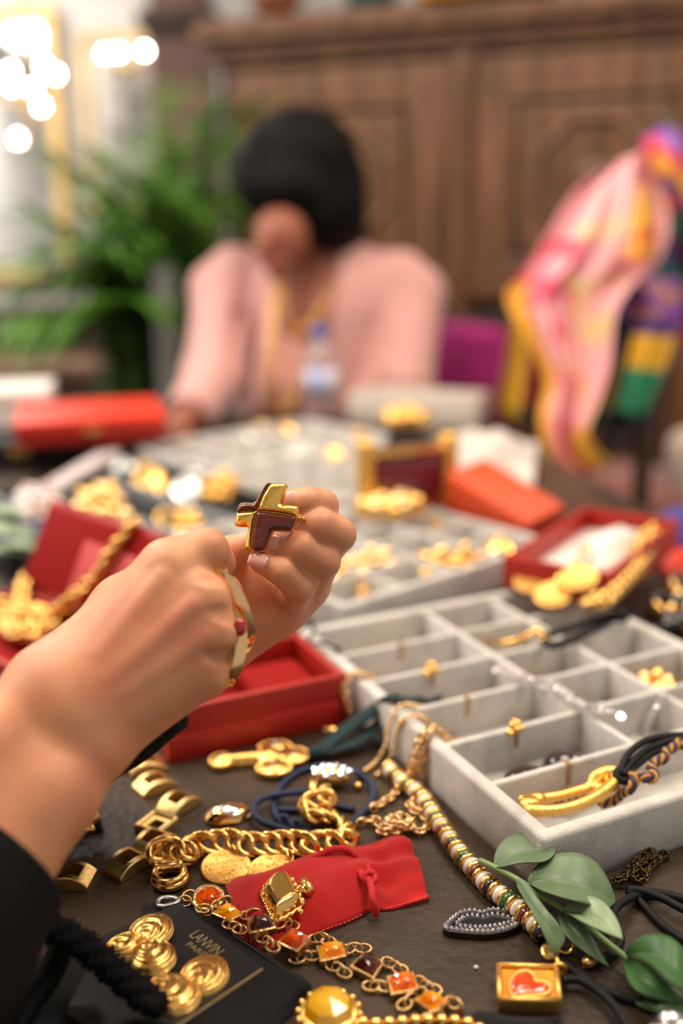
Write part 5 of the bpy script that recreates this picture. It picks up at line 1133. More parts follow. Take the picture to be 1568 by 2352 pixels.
def leaf(A_, B_, z0, z1, m, cup=.003, zmid=None):
    """leaf between two edge curves, both running base to tip"""
    Ar, Br = resample(spline(A_, 8), 1), resample(spline(B_, 8), 1)
    def at(L, u): t = u * (len(L) - 1); i = min(int(t), len(L) - 2); return np.array(L[i]) * (1 - t + i) + np.array(L[i + 1]) * (t - i)
    def fn(u, v):
        a, b = at(Ar, u), at(Br, u); p = a * (1 - v) + b * v; z = z0 + (z1 - z0) * u + (zmid or 0) * math.sin(math.pi * u); e = abs(v - .5) * 2
        q = P(*cr(o7, s7, [tuple(p)])[0], z); return q + Vector((0, 0, cup * (e ** .7) * math.sin(math.pi * min(1, .1 + u * .9)) - cup * .5))
    lf = obj('leaf', sheet(fn, 22, 12, .0006), m, spr)
    obj('midrib', tube([Vector(fn(u / 14, .5)) + Vector((0, 0, .0001)) for u in range(14)], [.0007 * (1 - .06 * i) for i in range(14)], 6), M_['stem'], lf)
leaf([(465, 360), (470, 300), (505, 240), (580, 190), (690, 180), (780, 208), (828, 255)], [(465, 360), (520, 368), (600, 362), (680, 355), (750, 342), (800, 305), (828, 255)], .017, .030, M_['leaf'], .004)
leaf([(658, 440), (690, 390), (770, 330), (870, 308), (980, 316), (1070, 362), (1135, 440), (1178, 532)], [(658, 440), (700, 480), (770, 530), (860, 570), (960, 592), (1060, 602), (1125, 598), (1178, 532)], .018, .012, M_['leaf'], .006, .010)
leaf([(600, 428), (655, 445), (700, 520), (770, 620), (840, 700), (883, 775), (826, 852)], [(600, 428), (600, 470), (640, 560), (700, 660), (745, 740), (785, 810), (826, 852)], .018, .0095, M_['leaf'], .003, .006)
leaf([(868, 605), (920, 570), (1000, 556), (1080, 575), (1150, 630), (1200, 700), (1218, 757)], [(868, 605), (910, 650), (970, 700), (1040, 735), (1110, 752), (1170, 758), (1218, 757)], .015, .024, M_['leaf_pale'], .005, .004)
leaf([(862, 608), (930, 665), (1000, 730), (1050, 800), (1090, 870), (1142, 937)], [(862, 608), (845, 650), (862, 730), (930, 815), (1030, 885), (1142, 937)], .0135, .003, M_['leaf'], .002, .002)
leaf([(1232, 868), (1262, 820), (1330, 782), (1420, 773), (1510, 800), (1590, 880), (1650, 1000)], [(1232, 868), (1300, 890), (1370, 940), (1440, 1000), (1510, 1060), (1580, 1080), (1650, 1000)], .009, .014, M_['leaf_dark'], .004, .012)
leaf([(1228, 880), (1300, 905), (1390, 960), (1470, 1040), (1540, 1110), (1600, 1150)], [(1228, 880), (1225, 960), (1262, 1060), (1340, 1120), (1480, 1150), (1600, 1150)], .008, .004, M_['leaf_dark'], .003, .006)
leaf([(1300, 1140), (1400, 1165), (1500, 1170), (1640, 1160)], [(1300, 1140), (1380, 1200), (1500, 1235), (1640, 1200)], .004, .006, M_['leaf_dark'], .002, .003)

# ------------------------------------------------------------------ bead necklace
o4, s4 = (700, 1650), .5536
R0 = .0058
def rond(r, w_, m, bumpy=False):
    n = 12; prof = [(r * .35, -w_ / 2), (r * .82, -w_ / 2), (r, -w_ * .22), (r, w_ * .22), (r * .82, w_ / 2), (r * .35, w_ / 2)]
    v, f = lathe(prof, n)
    if bumpy: v = [(x * (1 + .05 * math.sin(9 * i)), y * (1 + .05 * math.cos(7 * i)), z) for i, (x, y, z) in enumerate(v)]
    return mesh('bead', ([(z, x, y) for x, y, z in v], f), m)
M_['pearl'] = mat('pearl', '#e9e4de', .22, coat=.5, sheen=.2); M_['green_glass'] = mat('green_glass', '#0a5a3c', .1, coat=1); M_['red_glass'] = mat('garnet_glass', '#5c0c14', .1, coat=1); M_['navy_glass'] = mat('navy_glass', '#10162e', .1, coat=1)
gb = rond(R0 * 1.02, .0030, M_['gold_rough'], True); pe = mesh('bead', [(lambda v, f: ([(z * .95, x, y) for x, y, z in v], f))(*ball(R0 * .93, n=14, m=9, sz=.62))][0], M_['pearl']); cg, cre, cn = rond(R0 * .95, .0030, M_['green_glass']), rond(R0 * .95, .0030, M_['red_glass']), rond(R0 * .95, .0030, M_['navy_glass'])
seq = []
for c_ in (cn, cg, cre): seq += [(gb, .0031, 'gold_bead'), (pe, .0044, 'pearl'), (gb, .0031, 'gold_bead'), (c_, .0031, 'glass_bead')]
npx = cr(o4, s4, [(345, 205), (365, 228), (405, 262), (480, 318), (512, 365), (545, 418), (580, 470), (620, 530), (662, 582), (715, 640), (760, 690), (815, 735), (865, 775), (910, 812), (955, 855), (1000, 905)])
beads('bead_necklace', 'striped necklace of gold, pearl and coloured glass beads along the near tray', 'necklace', [P(x, y, R0) for x, y in npx], 0, seq)
nk_ = [o for o in bpy.data.objects if o.name == 'bead_necklace'][0]
tp = P(*cr(o7, s7, [(797, 845)])[0], .003); obj('tag', xf(dome([(.0062 * math.cos(a) * (1 if math.cos(a) < .5 else 1.25), .0046 * math.sin(a)) for a in [k * .3142 for k in range(20)]], lambda d, x, y: .0008 * min(1, d / .001), 3, 0, .001), tr(tp) @ rotz(.9) @ Matrix.Rotation(.35, 4, 'X')), M_['gold_rough'], nk_)
obj('ring_clasp', mesh('ring_clasp', torus(.0042, .0010, 18, 8), M_['gold']), None, nk_, M=tr(P(*cr(o7, s7, [(880, 805)])[0], .0045)) @ Matrix.Rotation(.8, 4, 'X'))

# ------------------------------------------------------------------ navy cord necklace
o3, s3 = (200, 1700), .4145
navy = thing('cord_necklace', 'navy blue cord necklace tangled behind the curb chain', 'necklace', P(720, 1840))
def c3(pts, z): return [P(x, y, z if not isinstance(z, (list, tuple)) else z[i]) for i, (x, y) in enumerate(cr(o3, s3, pts))]
for pts, z in (([(1250, 150), (1180, 175), (1110, 220), (1060, 280), (1035, 350), (1045, 410), (1070, 455), (1120, 475)], .0022), ([(1250, 150), (1360, 140), (1460, 165), (1540, 210), (1585, 270), (1570, 350), (1500, 430), (1440, 480)], [.0075, .009, .009, .006, .003, .0025, .0025, .003]), ([(1120, 500), (1060, 485), (985, 460), (935, 420), (925, 370), (960, 330), (1040, 305), (1140, 292), (1240, 285)], .0062), ([(1120, 500), (1180, 510), (1260, 520)], .0026), ([(1060, 385), (1130, 388), (1210, 380), (1290, 365), (1380, 365), (1480, 385)], .0022), ([(1060, 500), (1150, 528), (1260, 530)], .0022)):
    obj('cord', tube(resample(spline([tuple(p) for p in c3(pts, z)], 10), .0018), .0021, 8), M_['navy_cord'], navy)
for x, y in ((1068, 452), (1140, 478)):
    k_ = P(*cr(o3, s3, [(x, y)])[0], .004); obj('knot', G().add(torus(.0030, .0020, 14, 7), tr(k_) @ Matrix.Rotation(1.2, 4, 'Y') @ rotz(.4)).add(torus(.0028, .0019, 14, 7), tr(k_ + Vector((.002, -.001, .001))) @ Matrix.Rotation(1.0, 4, 'X')), M_['navy_cord'], navy)
# rhinestone charm, oval brooch
chm = thing('brooch', 'small gold brooch crusted with clear crystals on the navy cord', 'brooch', P(762, 1775))
c_ = P(760, 1782, .008); obj('charm_body', xf(ball(.009, n=16, m=8, sx=1.35, sy=.8, sz=.7), tr(c_)), M_['gold_rough'], chm)
rs2 = mesh('crystal', facet([(.0022 * math.cos(k * math.pi / 4), .0022 * math.sin(k * math.pi / 4)) for k in range(8)], .0008, .0016), M_['crystal'], False)
for i in range(16):
    a = i * .83; r_ = .0012 + .0095 * (i / 16) ** .6; obj('crystal', rs2, None, chm, M=tr(c_ + Vector((1.2 * r_ * math.cos(a), .7 * r_ * math.sin(a), .0055 - r_ * .25))))
for x, y in ((828, 1782), (822, 1806)): obj('ball_end', xf(ball(.0028), tr(P(x, y, .003))), M_['gold'], chm)
M_['bicolor'] = mat('gold_and_silver', (1.0, .62, .2, 1), .12, 1, col2=None, var=0); _nt = M_['bicolor'].node_tree; _b = _nt.nodes['Principled BSDF']
_n = _nt.nodes.new('ShaderNodeTexNoise'); _n.inputs['Scale'].default_value = 95; _tc = _nt.nodes.new('ShaderNodeTexCoord'); _nt.links.new(_tc.outputs['Object'], _n.inputs['Vector']); _rp = _nt.nodes.new('ShaderNodeValToRGB'); _rp.color_ramp.elements[0].position = .50; _rp.color_ramp.elements[0].color = (1, .62, .2, 1); _rp.color_ramp.elements[1].position = .54; _rp.color_ramp.elements[1].color = (.85, .84, .83, 1); _nt.links.new(_n.outputs['Fac'], _rp.inputs[0]); _nt.links.new(_rp.outputs[0], _b.inputs['Base Color'])
ov = thing('brooch', 'oval domed brooch in mixed gold and silver beside the navy cord', 'brooch', P(525, 1870)); q_ = P(523, 1868, .003)
Mo = tr((q_.x, q_.y, T + .0004)) @ rotz(.25) @ scl(.0145, .0098, .0072)
vv, ff = lathe([(1.0, 0), (1.0, .16), (.97, .25), (.88, .5), (.7, .76), (.45, .93), (.2, .99), (0, 1)], 40); vv = [(x, y, z + .05 * math.sin(6 * x + 2) * math.cos(7 * y) * (z > .2)) for x, y, z in vv]
obj('brooch_body', xf((vv, ff), Mo), M_['bicolor'], ov)
for x, y, r_ in ((-.25, .1, .0022), (.35, .35, .0016), (-.62, -.2, .0016), (.1, -.35, .0014)): obj('crystal', xf(ball(r_, sz=.6), Mo @ tr((x, y, .9 * math.sqrt(1 - x * x - y * y))) @ scl(1 / .0145, 1 / .0098, 1 / .0072)), M_['crystal'], ov)

# ------------------------------------------------------------------ gold cross pendant with beaded edge, teal ribbon
cp = thing('cross_pendant', 'jewelled gold cross pendant with beaded edges below the red box', 'pendant', P(600, 1745))
def lob(x, y, rx, ry, rz=0.0):
    c = P(*cr(o3, s3, [(x, y)])[0], .003); k = (c - CAM).dot(_f) / FPX * s3; return c, rx * k * 1.12, ry * k * 1.95, rz
lobes = [lob(745, 122, 62, 40), lob(1040, 48, 85, 36), lob(1035, 165, 92, 40), lob(1145, 95, 78, 46), lob(1010, 105, 75, 40)]
pr = [cone(np.array(lobes[0][0]), np.array(lobes[4][0]), .0052, .0062, .003)]
for c, a_, b_, _ in lobes: pr.append(ell(np.array((c.x, c.y, T + .003)), (a_, b_, .0042), None, .003))
obj('cross_body', sdf_mesh(pr, .0009, .004), M_['gold_rough'], cp)
bdm = mesh('rim_bead', ball(.0013, n=8, m=5), M_['gold'])
for c, a_, b_, _ in lobes[:4]:
    n_ = int((a_ + b_) * math.pi / .0026)
    for k in range(n_): obj('rim_bead', bdm, None, cp, M=tr((c.x + a_ * .93 * math.cos(6.283 * k / n_), c.y + b_ * .93 * math.sin(6.283 * k / n_), T + .0045)))
for (c, a_, b_, _), m_ in zip(lobes[:4], (mat('blue_stone', '#2d3a8c', .08, coat=1), mat('grey_blue_stone', '#5a6478', .08, coat=1), mat('opal_stone', '#5f8a4c', .08, coat=1, col2='#a35a3c', vscale=300), mat('brown_stone', '#6d4020', .08, coat=1))): obj('stone', xf(ball(.0030, n=12, m=7, sz=.6), tr((c.x, c.y, T + .0068))), m_, cp)
def c6(pts, zs): return [P(x, y, z) for (x, y), z in zip(cr((650, 1560), .2615, pts), zs)]
rib = thing('ribbon', 'dark teal velvet ribbon from the cross pendant over the tray rim', 'ribbon', P(790, 1700))
rsec = [(1, .0), (.7, .16), (0, .2), (-.7, .16), (-1, 0), (-.7, -.16), (0, -.2), (.7, -.16)]
for nm_, pts, zs, hw in (('ribbon_band', [(215, 655), (330, 640), (480, 600), (620, 560), (760, 470), (850, 380), (905, 260), (880, 190), (780, 170)], [.004, .005, .006, .007, .010, .015, .022, .026, .022], .0062), ('ribbon_band', [(300, 640), (400, 560), (520, 460), (640, 370), (760, 300), (850, 210)], [.006, .008, .012, .016, .021, .027], .0062), ('ribbon_band', [(850, 200), (920, 150), (1000, 165), (1110, 205), (1250, 200), (1390, 170)], [.028, .037, .037, .020, .008, .008], .0045)):
    obj(nm_, tube(resample(spline([tuple(p) for p in c6(pts, zs)], 8), .003), hw, sec=rsec), M_['teal'], rib)
obj('ribbon_knot', xf(ball(.005, n=12, m=8, sx=1.2), tr(P(*cr((650, 1560), .2615, [(285, 650)])[0], .006))), M_['teal'], rib)

# ------------------------------------------------------------------ bead chains and rolo chain over the tray rim
bd2 = mesh('bead', ball(.0018, n=10, m=6), M_['gold_pale'])
beads('bead_chain', 'thin gold bead chain, left strand hanging over the near tray rim', 'necklace', c6([(1260, 250), (1180, 240), (1100, 225), (1020, 240), (965, 305), (930, 400), (912, 480), (905, 560), (882, 620), (850, 680), (805, 740), (750, 785), (700, 820)], [.014, .030, .0365, .0365, .033, .025, .018, .012, .008, .004, .002, .002, .002]), 0, [(bd2, .0041, 'bead')], 'bead chains')
beads('bead_chain', 'thin gold bead chain, right strand hanging over the near tray rim', 'necklace', c6([(1330, 420), (1260, 360), (1180, 320), (1100, 330), (1045, 360), (1012, 420), (988, 490), (975, 560), (965, 620), (942, 690), (915, 750), (875, 805), (825, 845), (775, 865)], [.012, .028, .0365, .0365, .033, .026, .020, .014, .010, .006, .003, .002, .002, .002]), 0, [(bd2, .0041, 'bead')], 'bead chains')
beads('bead_chain', 'gold bead chain curled inside the third row of the near tray', 'necklace', [A(*p) for p in ((.010, .112, .0065), (.012, .135, .0065), (.022, .147, .0065), (.036, .143, .0065), (.040, .128, .0065), (.034, .118, .0065), (.026, .112, .0065))], 0, [(bd2, .0041, 'bead')], 'bead chains')
rl = mesh('rolo_link', torus(.0031, .00085, 12, 6, 1.2, .85), M_['gold_pale'])
rolo = thing('chain_necklace', 'pale gold link chain heaped below the near tray rim', 'necklace', P(915, 1880))
for pts, zs in (([(1440, 540), (1400, 470), (1330, 435), (1250, 460), (1195, 520), (1180, 600), (1150, 690), (1125, 790), (1085, 860), (1020, 930), (965, 1020), (880, 1080), (780, 1140)], [.020, .033, .037, .037, .034, .028, .021, .012, .005, .003, .003, .003, .003]),
                ([(1280, 470), (1265, 570), (1245, 680), (1235, 790), (1255, 890), (1200, 900), (1150, 960), (1165, 1040), (1105, 1110), (1180, 1165), (1265, 1220), (1270, 1300), (1190, 1345), (1120, 1290), (1010, 1330), (860, 1350), (850, 1260), (760, 1240), (660, 1270)], [.037, .030, .021, .011, .004] + [.003] * 14),
                ([(1230, 480), (1215, 580), (1195, 690), (1180, 800), (1140, 850)], [.037, .030, .022, .012, .006]), ([(870, 1310), (950, 1240), (1040, 1200), (1100, 1250), (1040, 1290), (960, 1290), (900, 1250), (980, 1210), (1060, 1310), (1150, 1240)], [.006] * 10)):
    chainlinks(rolo, c6(pts, zs), .0046, rl, (.2, 1.6), .25)
chm2 = thing('charm', 'tiny gold bell charm beside the red ring box', 'charm', P(765, 1680)); p_ = P(765, 1679, .003); obj('bell', xf(lathe([(.0045, -.003), (.004, 0), (.0025, .003), (0, .004)], 14), tr(p_) @ Matrix.Rotation(1.2, 4, 'Y')), M_['gold'], chm2); obj('loop', xf(torus(.0018, .0006, 12, 6), tr(p_ + Vector((-.005, 0, .001)))), M_['gold'], chm2)
sm = thing('chain_necklace', 'small-link gold chain hanging between the red ring box and the tray', 'necklace', P(810, 1600)); chainlinks(sm, [P(x, y, z) for x, y, z in ((860, 1560, .030), (830, 1548, .037), (800, 1552, .034), (790, 1580, .028), (800, 1615, .018), (806, 1645, .008))], .0042, rl, (.2, 1.6), .2)
# ------------------------------------------------------------------ contents of the near tray
o8, s8 = (1000, 1500), .3622
def c8(pts, zs): return [P(x, y, z) for (x, y), z in zip(cr(o8, s8, pts), zs if isinstance(zs, (list, tuple)) else [zs] * len(pts))]
bk = thing('buckle_pendant', 'brushed gold buckle pendant in the front row of the near tray', 'pendant', A(.06, .026, .006))
kz = .030
def seg(pts, zs, rs, k=.002):
    q_ = [np.array(p) for p in resample(spline([tuple(p) for p in c8(pts, zs)], 6), .003)]; t = np.linspace(0, 1, len(q_)); r_ = np.interp(t, np.linspace(0, 1, len(rs)), rs); return [cone(a, b, ra, rb, k) for a, b, ra, rb in zip(q_, q_[1:], r_, r_[1:])]
prb = seg([(600, 1000), (700, 1000), (820, 985), (950, 945), (1060, 885), (1130, 825), (1160, 780), (1140, 755)], [.030, .030, .030, .030, .030, .031, .032, .033], [.0036, .0031, .0029, .0031, .0034, .0037, .0037, .0034], .001)
prb += seg([(660, 925), (780, 905), (880, 878), (980, 850)], [.027] * 4, [.0031, .0027, .0027, .0030], .001)
prb += seg([(1145, 755), (1085, 750), (1020, 775), (995, 815), (1010, 855), (1060, 850), (1085, 815)], [.034, .034, .033, .030, .028, .028, .030], [.0034, .0033, .0031, .0029, .0028, .0025, .0021], .001)
prb += [ell(np.array(c8([(600, 960)], .030)[0]), (.0062, .0046, .0042), None, .003), cone(np.array(c8([(560, 935)], .029)[0]), np.array(c8([(650, 930)], .029)[0]), .0036, .0042, .002), cone(np.array(c8([(600, 1005)], .027)[0]), np.array(c8([(640, 930)], .028)[0]), .0036, .0036, .002)]
obj('buckle', sdf_mesh(prb, .0010, .006), mat('brushed_yellow_gold', (1.0, .60, .16, 1), .30, 1, bump=.5, bscale=1600, stretch=(.35, .2, 1)), bk)
for pts, zs in (([(1180, 770), (1190, 700), (1240, 620), (1330, 560), (1450, 530), (1600, 520)], [.036, .040, .044, .046, .046, .046]), ([(1190, 775), (1240, 700), (1330, 620), (1430, 575), (1520, 550), (1620, 540)], [.036, .039, .042, .044, .045, .045]), ([(1195, 785), (1270, 715), (1370, 640), (1470, 600), (1560, 590), (1640, 600)], [.035, .037, .040, .042, .043, .043])):
    obj('black_cord', tube(resample(spline([tuple(p) for p in c8(pts, zs)], 10), .002), .0022, 8), M_['black_cord'], bk)
obj('cord_wrap', xf(torus(.0036, .0026, 16, 8), frame(c8([(1188, 775)], .035)[0], (1, 0, 0), (1, -.4, .6))), M_['black_cord'], bk)
M_['twist_gold'] = mat('ochre_thread', '#b8873c', .6, bump=.3, bscale=1800); M_['twist_purple'] = mat('purple_thread', '#3c2142', .6, bump=.3, bscale=1800)
for pts, zs in (([(1050, 960), (1100, 950), (1150, 925), (1190, 885), (1240, 860), (1260, 800), (1250, 770), (1300, 785), (1370, 800), (1385, 770), (1365, 720), (1400, 690), (1450, 670), (1460, 630), (1510, 600), (1540, 570), (1600, 590)], [.012, .016, .020, .026, .032, .036, .037, .037, .038, .039, .040, .041, .042, .043, .044, .045, .045]), ([(780, 960), (850, 925), (920, 900), (970, 885)], .0125)):
    pth = [Vector(p) for p in resample(spline([tuple(p) for p in c8(pts, zs)], 10), .0012)]; n = len(pth)
    for s in range(4):
        q_ = []
        for i, p in enumerate(pth):
            t = (pth[min(i + 1, n - 1)] - pth[max(i - 1, 0)]).normalized(); sd = t.cross(Vector((0, 0, 1))).normalized(); up = sd.cross(t); a = i * .62 + s * math.pi / 2; q_.append(p + sd * (.0019 * math.cos(a)) + up * (.0019 * math.sin(a)))
        obj('twisted_thread', tube(q_, .00125, 6), M_['twist_gold' if s % 2 else 'twist_purple'], bk)
# dark stones in the second row
M_['dark_stone'] = mat('dark_brown_cabochon', '#2a1416', .1, coat=1, col2='#7a2c1c', vscale=50, vlo=.5, vhi=.7); M_['plum_stone'] = mat('plum_cabochon', '#1d141c', .1, coat=1, col2='#3c2430', vscale=50)
for lab, x, y, m_ in (('large red-brown cabochon earring in the second row of the near tray', .040, .073, M_['dark_stone']), ('large plum-black cabochon earring in the second row of the near tray', .074, .078, M_['plum_stone'])):
    t0 = thing('earring', lab, 'earring', A(x, y, .004), 'cabochon earrings'); obj('cabochon', xf(lathe([(.0155, .002), (.0160, .004), (.0145, .009), (.0105, .0125), (.005, .0145), (0, .015)], 10), MA @ tr((x, y, .0045))), m_, t0); obj('bezel', xf(torus(.0158, .0012, 26, 6), MA @ tr((x, y, .0062))), M_['gunmetal'], t0)
# earrings hooked over dividers
def hook(lab, x, k):
    t0 = thing('earring', lab, 'earring', A(x, .0515 * k, .025), 'earrings hooked on the dividers'); p = A(x, .0515 * k, TH - .001)
    obj('ear_hook', xf(torus(.0045, .0009, 16, 6), tr(p) @ rotz(tA) @ Matrix.Rotation(1.57, 4, 'Y')), M_['gold'], t0)
    for a in range(6): obj('petal', xf(ball(.0024, n=8, m=5), tr(p + Vector((.004 * math.cos(a), -.004 + .002 * math.sin(a), .003 * math.sin(a * 1.3))))), M_['gold'], t0)
hook('gold flower earring on the divider between second and third rows of the near tray', .050, 2); hook('gold earring on the divider between fourth and fifth rows of the near tray', .048, 4)
# silver crystal bracelet draped across the dividers
M_['diamante'] = mat('pale_diamante', '#d8d2d2', .08, .3, coat=1, spec=1)
sb1 = mesh('crystal_bead', facet([(.0030 * math.cos(k * math.pi / 3), .0030 * math.sin(k * math.pi / 3)) for k in range(6)], 0, .0022), M_['diamante'], False)
cb2 = thing('bracelet', 'silver crystal bracelet draped across the middle of the near tray', 'bracelet', A(.10, .12, .035))
pp = [Vector(p) for p in resample(spline([tuple(p) for p in c8([(385, 110), (480, 150), (600, 175), (730, 195), (800, 250), (880, 315), (960, 345), (1040, 372), (1150, 400)], [.030, .034, .037, .037, .036, .036, .037, .037, .036])], 8), .0042)]
for i, p in enumerate(pp):
    for s in ((-1, 1) if i > len(pp) * .4 else (0,)): obj('crystal_bead', sb1, None, cb2, M=tr(p + Vector((s * .0018, s * -.0014, .0006 * (i % 3)))) @ Matrix.Rotation(i * 1.3, 4, 'X') @ Matrix.Rotation(i * .9, 4, 'Z'))
obj('bracelet_core', tube([p - Vector((0, 0, .001)) for p in pp], .0011, 6), M_['silver'], cb2)
pc = thing('bracelet', 'thin silver bracelet hanging into the right-hand cells of the near tray', 'bracelet', A(.16, .08, .01))
pq = [Vector(p) for p in resample(spline([tuple(p) for p in c8([(1450, 235), (1420, 300), (1380, 380), (1340, 460), (1330, 500)], [.036, .030, .022, .012, .006])], 8), .0036)]
for i, p in enumerate(pq): obj('crystal_bead', sb1, None, pc, M=tr(p) @ Matrix.Rotation(i * 1.3, 4, 'X') @ scl(.8))
def oval_ring(name, lab, cat, M, r_, m_, stone=None, squash=.8, group=None):
    t0 = thing(name, lab, cat, M @ Vector((0, 0, 0)), group); obj('band', xf(torus(r_, r_ * .17, 24, 8, 1, squash), M @ tr((0, 0, r_ * .17))), m_, t0)
    if stone: obj('stone', xf(ball(r_ * .36, n=10, m=7), M @ tr((r_, 0, r_ * .35))), stone, t0)
    return t0
def At(x, y, z): return MA @ tr((x, y, z))
oval_ring('ring', 'gold ring in the second column of the near tray, third row', 'ring', At(.136, .135, .0045), .012, M_['gold'], M_['diamante'], group='rings in the near tray'); oval_ring('ring', 'gold ring in the second column of the near tray, fourth row', 'ring', At(.132, .185, .0045), .012, M_['gold'], M_['amber_enamel'], group='rings in the near tray')
oval_ring('ring', 'orange enamel ring at the right of the near tray, second row', 'ring', At(.185, .075, .0045), .010, M_['gold'], GM[1], group='rings in the near tray'); oval_ring('ring', 'red and gold ring in the back left cell of the near tray', 'ring', At(.060, .285, .0045), .011, M_['gold'], GM[1], group='rings in the near tray')
oval_ring('ring', 'small gold ring in the back right cell of the near tray', 'ring', At(.195, .285, .0045), .010, M_['gold'], None, group='rings in the near tray')
obj('red_brooch', xf(dome([(.035 * math.cos(a), .004 * math.sin(a)) for a in [k * .3142 for k in range(20)]], lambda d, x, y: .0015 + .002 * min(1, d / .003), 3, 0, .0015), At(.063, .175, .0060) @ rotz(.12)), mat('crimson_lacquer', '#7a1216', .25, coat=.5), label='long crimson lacquer bar brooch in the fourth row of the near tray', cat='brooch')
for i, (lab, x, y) in enumerate((('orange bead earring in the back left cell of the near tray', .030, .278), ('orange bead earring in the fifth row of the near tray', .038, .232))):
    t0 = thing('earring', lab, 'earring', A(x, y, .0045), 'orange bead earrings'); obj('bead', xf(ball(.006), At(x, y, .0105)), GM[1], t0); obj('cap', xf(torus(.0035, .001, 12, 6), At(x, y, .0165)), M_['gold'], t0)
def cluster(name, lab, cat, M, r_, mats, n=14, seed=1, group=None, flat=.6, part='bead', size=.42):
    rr = random.Random(seed); t0 = thing(name, lab, cat, M @ Vector((0, 0, 0)), group)
    obj('setting', xf(lathe([(r_ * .8, 0), (r_ * .9, r_ * .12), (r_ * .6, r_ * .35), (0, r_ * .45)], 16), M), mats[0], t0)
    ms = [mesh(part, ball(r_ * size, n=8, m=6), m) for m in mats]
    for k in range(n):
        a = k * 2.4; q_ = r_ * (.25 + .75 * math.sqrt(k / n)); obj(part, ms[k % len(ms)], None, t0, M=M @ tr((q_ * math.cos(a), q_ * math.sin(a), r_ * flat * (.9 - .5 * q_ / r_))) @ scl(rr.uniform(.7, 1.15)))
    return t0
def flower(name, lab, cat, M, r_, m_, petals=6, group=None, centre=None):
    t0 = thing(name, lab, cat, M @ Vector((0, 0, 0)), group)
    pm = mesh('petal', ball(r_ * .42, n=10, m=7, sx=1.35, sy=.8, sz=.5), m_)
    for k in range(petals): obj('petal', pm, None, t0, M=M @ rotz(k * 6.2832 / petals) @ tr((r_ * .55, 0, r_ * .30)) @ Matrix.Rotation(-.35, 4, 'Y'))
    obj('centre', xf(ball(r_ * .3, n=12, m=8), M @ tr((0, 0, r_ * .42))), centre or m_, t0); return t0
def pend(name, lab, cat, M, r_, m_, stone=None, group=None, asp=1.4):
    """oval medallion: plate, beaded rim, boss, loop"""
    t0 = thing(name, lab, cat, M @ Vector((0, 0, 0)), group); vf = lathe([(r_ * .97, 0), (r_, r_ * .1), (r_ * .93, r_ * .2), (r_ * .8, r_ * .16), (r_ * .55, r_ * .30), (0, r_ * .42)], 24)
    obj('plate', xf(vf, M @ scl(1, asp, 1)), m_, t0); bm_ = mesh('rim_bead', ball(r_ * .11, n=7, m=5), m_)
    for k in range(16): a = k * .3927; obj('rim_bead', bm_, None, t0, M=M @ tr((r_ * .93 * math.cos(a), r_ * .93 * asp * math.sin(a), r_ * .2)))
    if stone: obj('stone', xf(ball(r_ * .4, n=12, m=7, sz=.6, sy=asp), M @ tr((0, 0, r_ * .36))), stone, t0)
    obj('loop', xf(torus(r_ * .2, r_ * .06, 12, 6), M @ tr((0, r_ * asp * 1.12, r_ * .12))), m_, t0); return t0
gr = 'gold pieces in the near tray'
cluster('brooch', 'big knobbly gold brooch at the right edge of the near tray', 'brooch', At(.205, .146, .0045), .016, [M_['gold'], M_['gold_pale']], 16, 2, gr, .9)
cluster('earring', 'silver and coral cluster earring in the back middle cell of the near tray', 'earring', At(.128, .283, .0045), .013, [M_['diamante'], M_['gold_pale'], GM[3]], 12, 5, gr)
pcn = thing('cord_bracelet', 'black cord bracelet with gold ends across the back of the near tray', 'bracelet', A(.15, .23, .034))
o55, s55 = (700, 1150), .5536
def c5(pts, zs): return [P(x, y, z) for (x, y), z in zip(cr(o55, s55, pts), zs if isinstance(zs, (list, tuple)) else [zs] * len(pts))]
obj('gold_bar', tube(resample(spline([tuple(p) for p in c5([(705, 585), (770, 585), (830, 590), (900, 570), (960, 540), (1000, 560), (985, 585)], [.012, .022, .034, .036, .037, .037, .037])], 8), .002), .0028, 8), M_['gold'], pcn)
obj('cord', tube(resample(spline([tuple(p) for p in c5([(980, 575), (1020, 600), (1090, 585), (1170, 545), (1260, 500), (1330, 465)], [.037, .036, .036, .037, .037, .042])], 8), .003), .0030, 8), M_['black_cord'], pcn); obj('cord', tube(resample(spline([tuple(p) for p in c5([(1000, 560), (1080, 535), (1170, 505), (1250, 480), (1310, 470)], [.038, .038, .038, .040, .043])], 8), .003), .0030, 8), M_['black_cord'], pcn)
obj('cord_knot', xf(ball(.0062, n=12, m=8, sx=1.2), tr(c5([(1310, 475)], .042)[0])), M_['black_cord'], pcn)
# dark chain pile beyond the front corner of the tray
dk = thing('chain_necklace', 'dark bronze chain piled beside the front wall of the near tray', 'necklace', P(1470, 1985)); dkl = mesh('chain_link', torus(.0017, .00055, 8, 5, 1.25, .8), M_['bronze'])
chainlinks(dk, gc([(1060, 380), (1120, 350), (1200, 315), (1290, 280), (1370, 255), (1440, 265), (1490, 295), (1440, 310), (1380, 290), (1300, 310), (1250, 360), (1200, 410), (1150, 440), (1230, 445), (1320, 415), (1380, 370), (1330, 340), (1280, 370), (1340, 390), (1400, 340), (1450, 300), (1380, 310), (1310, 350), (1260, 420), (1180, 430)], [.0012 + .0002 * i for i in range(25)]), .0028, dkl, (.3, 1.5), .3)
chainlinks(dk, gc([(1180, 440), (1260, 400), (1330, 330), (1400, 265), (1350, 265), (1290, 330), (1360, 420), (1300, 440), (1240, 380), (1320, 300)], [.006] * 10), .0028, dkl, (.3, 1.5), .3)
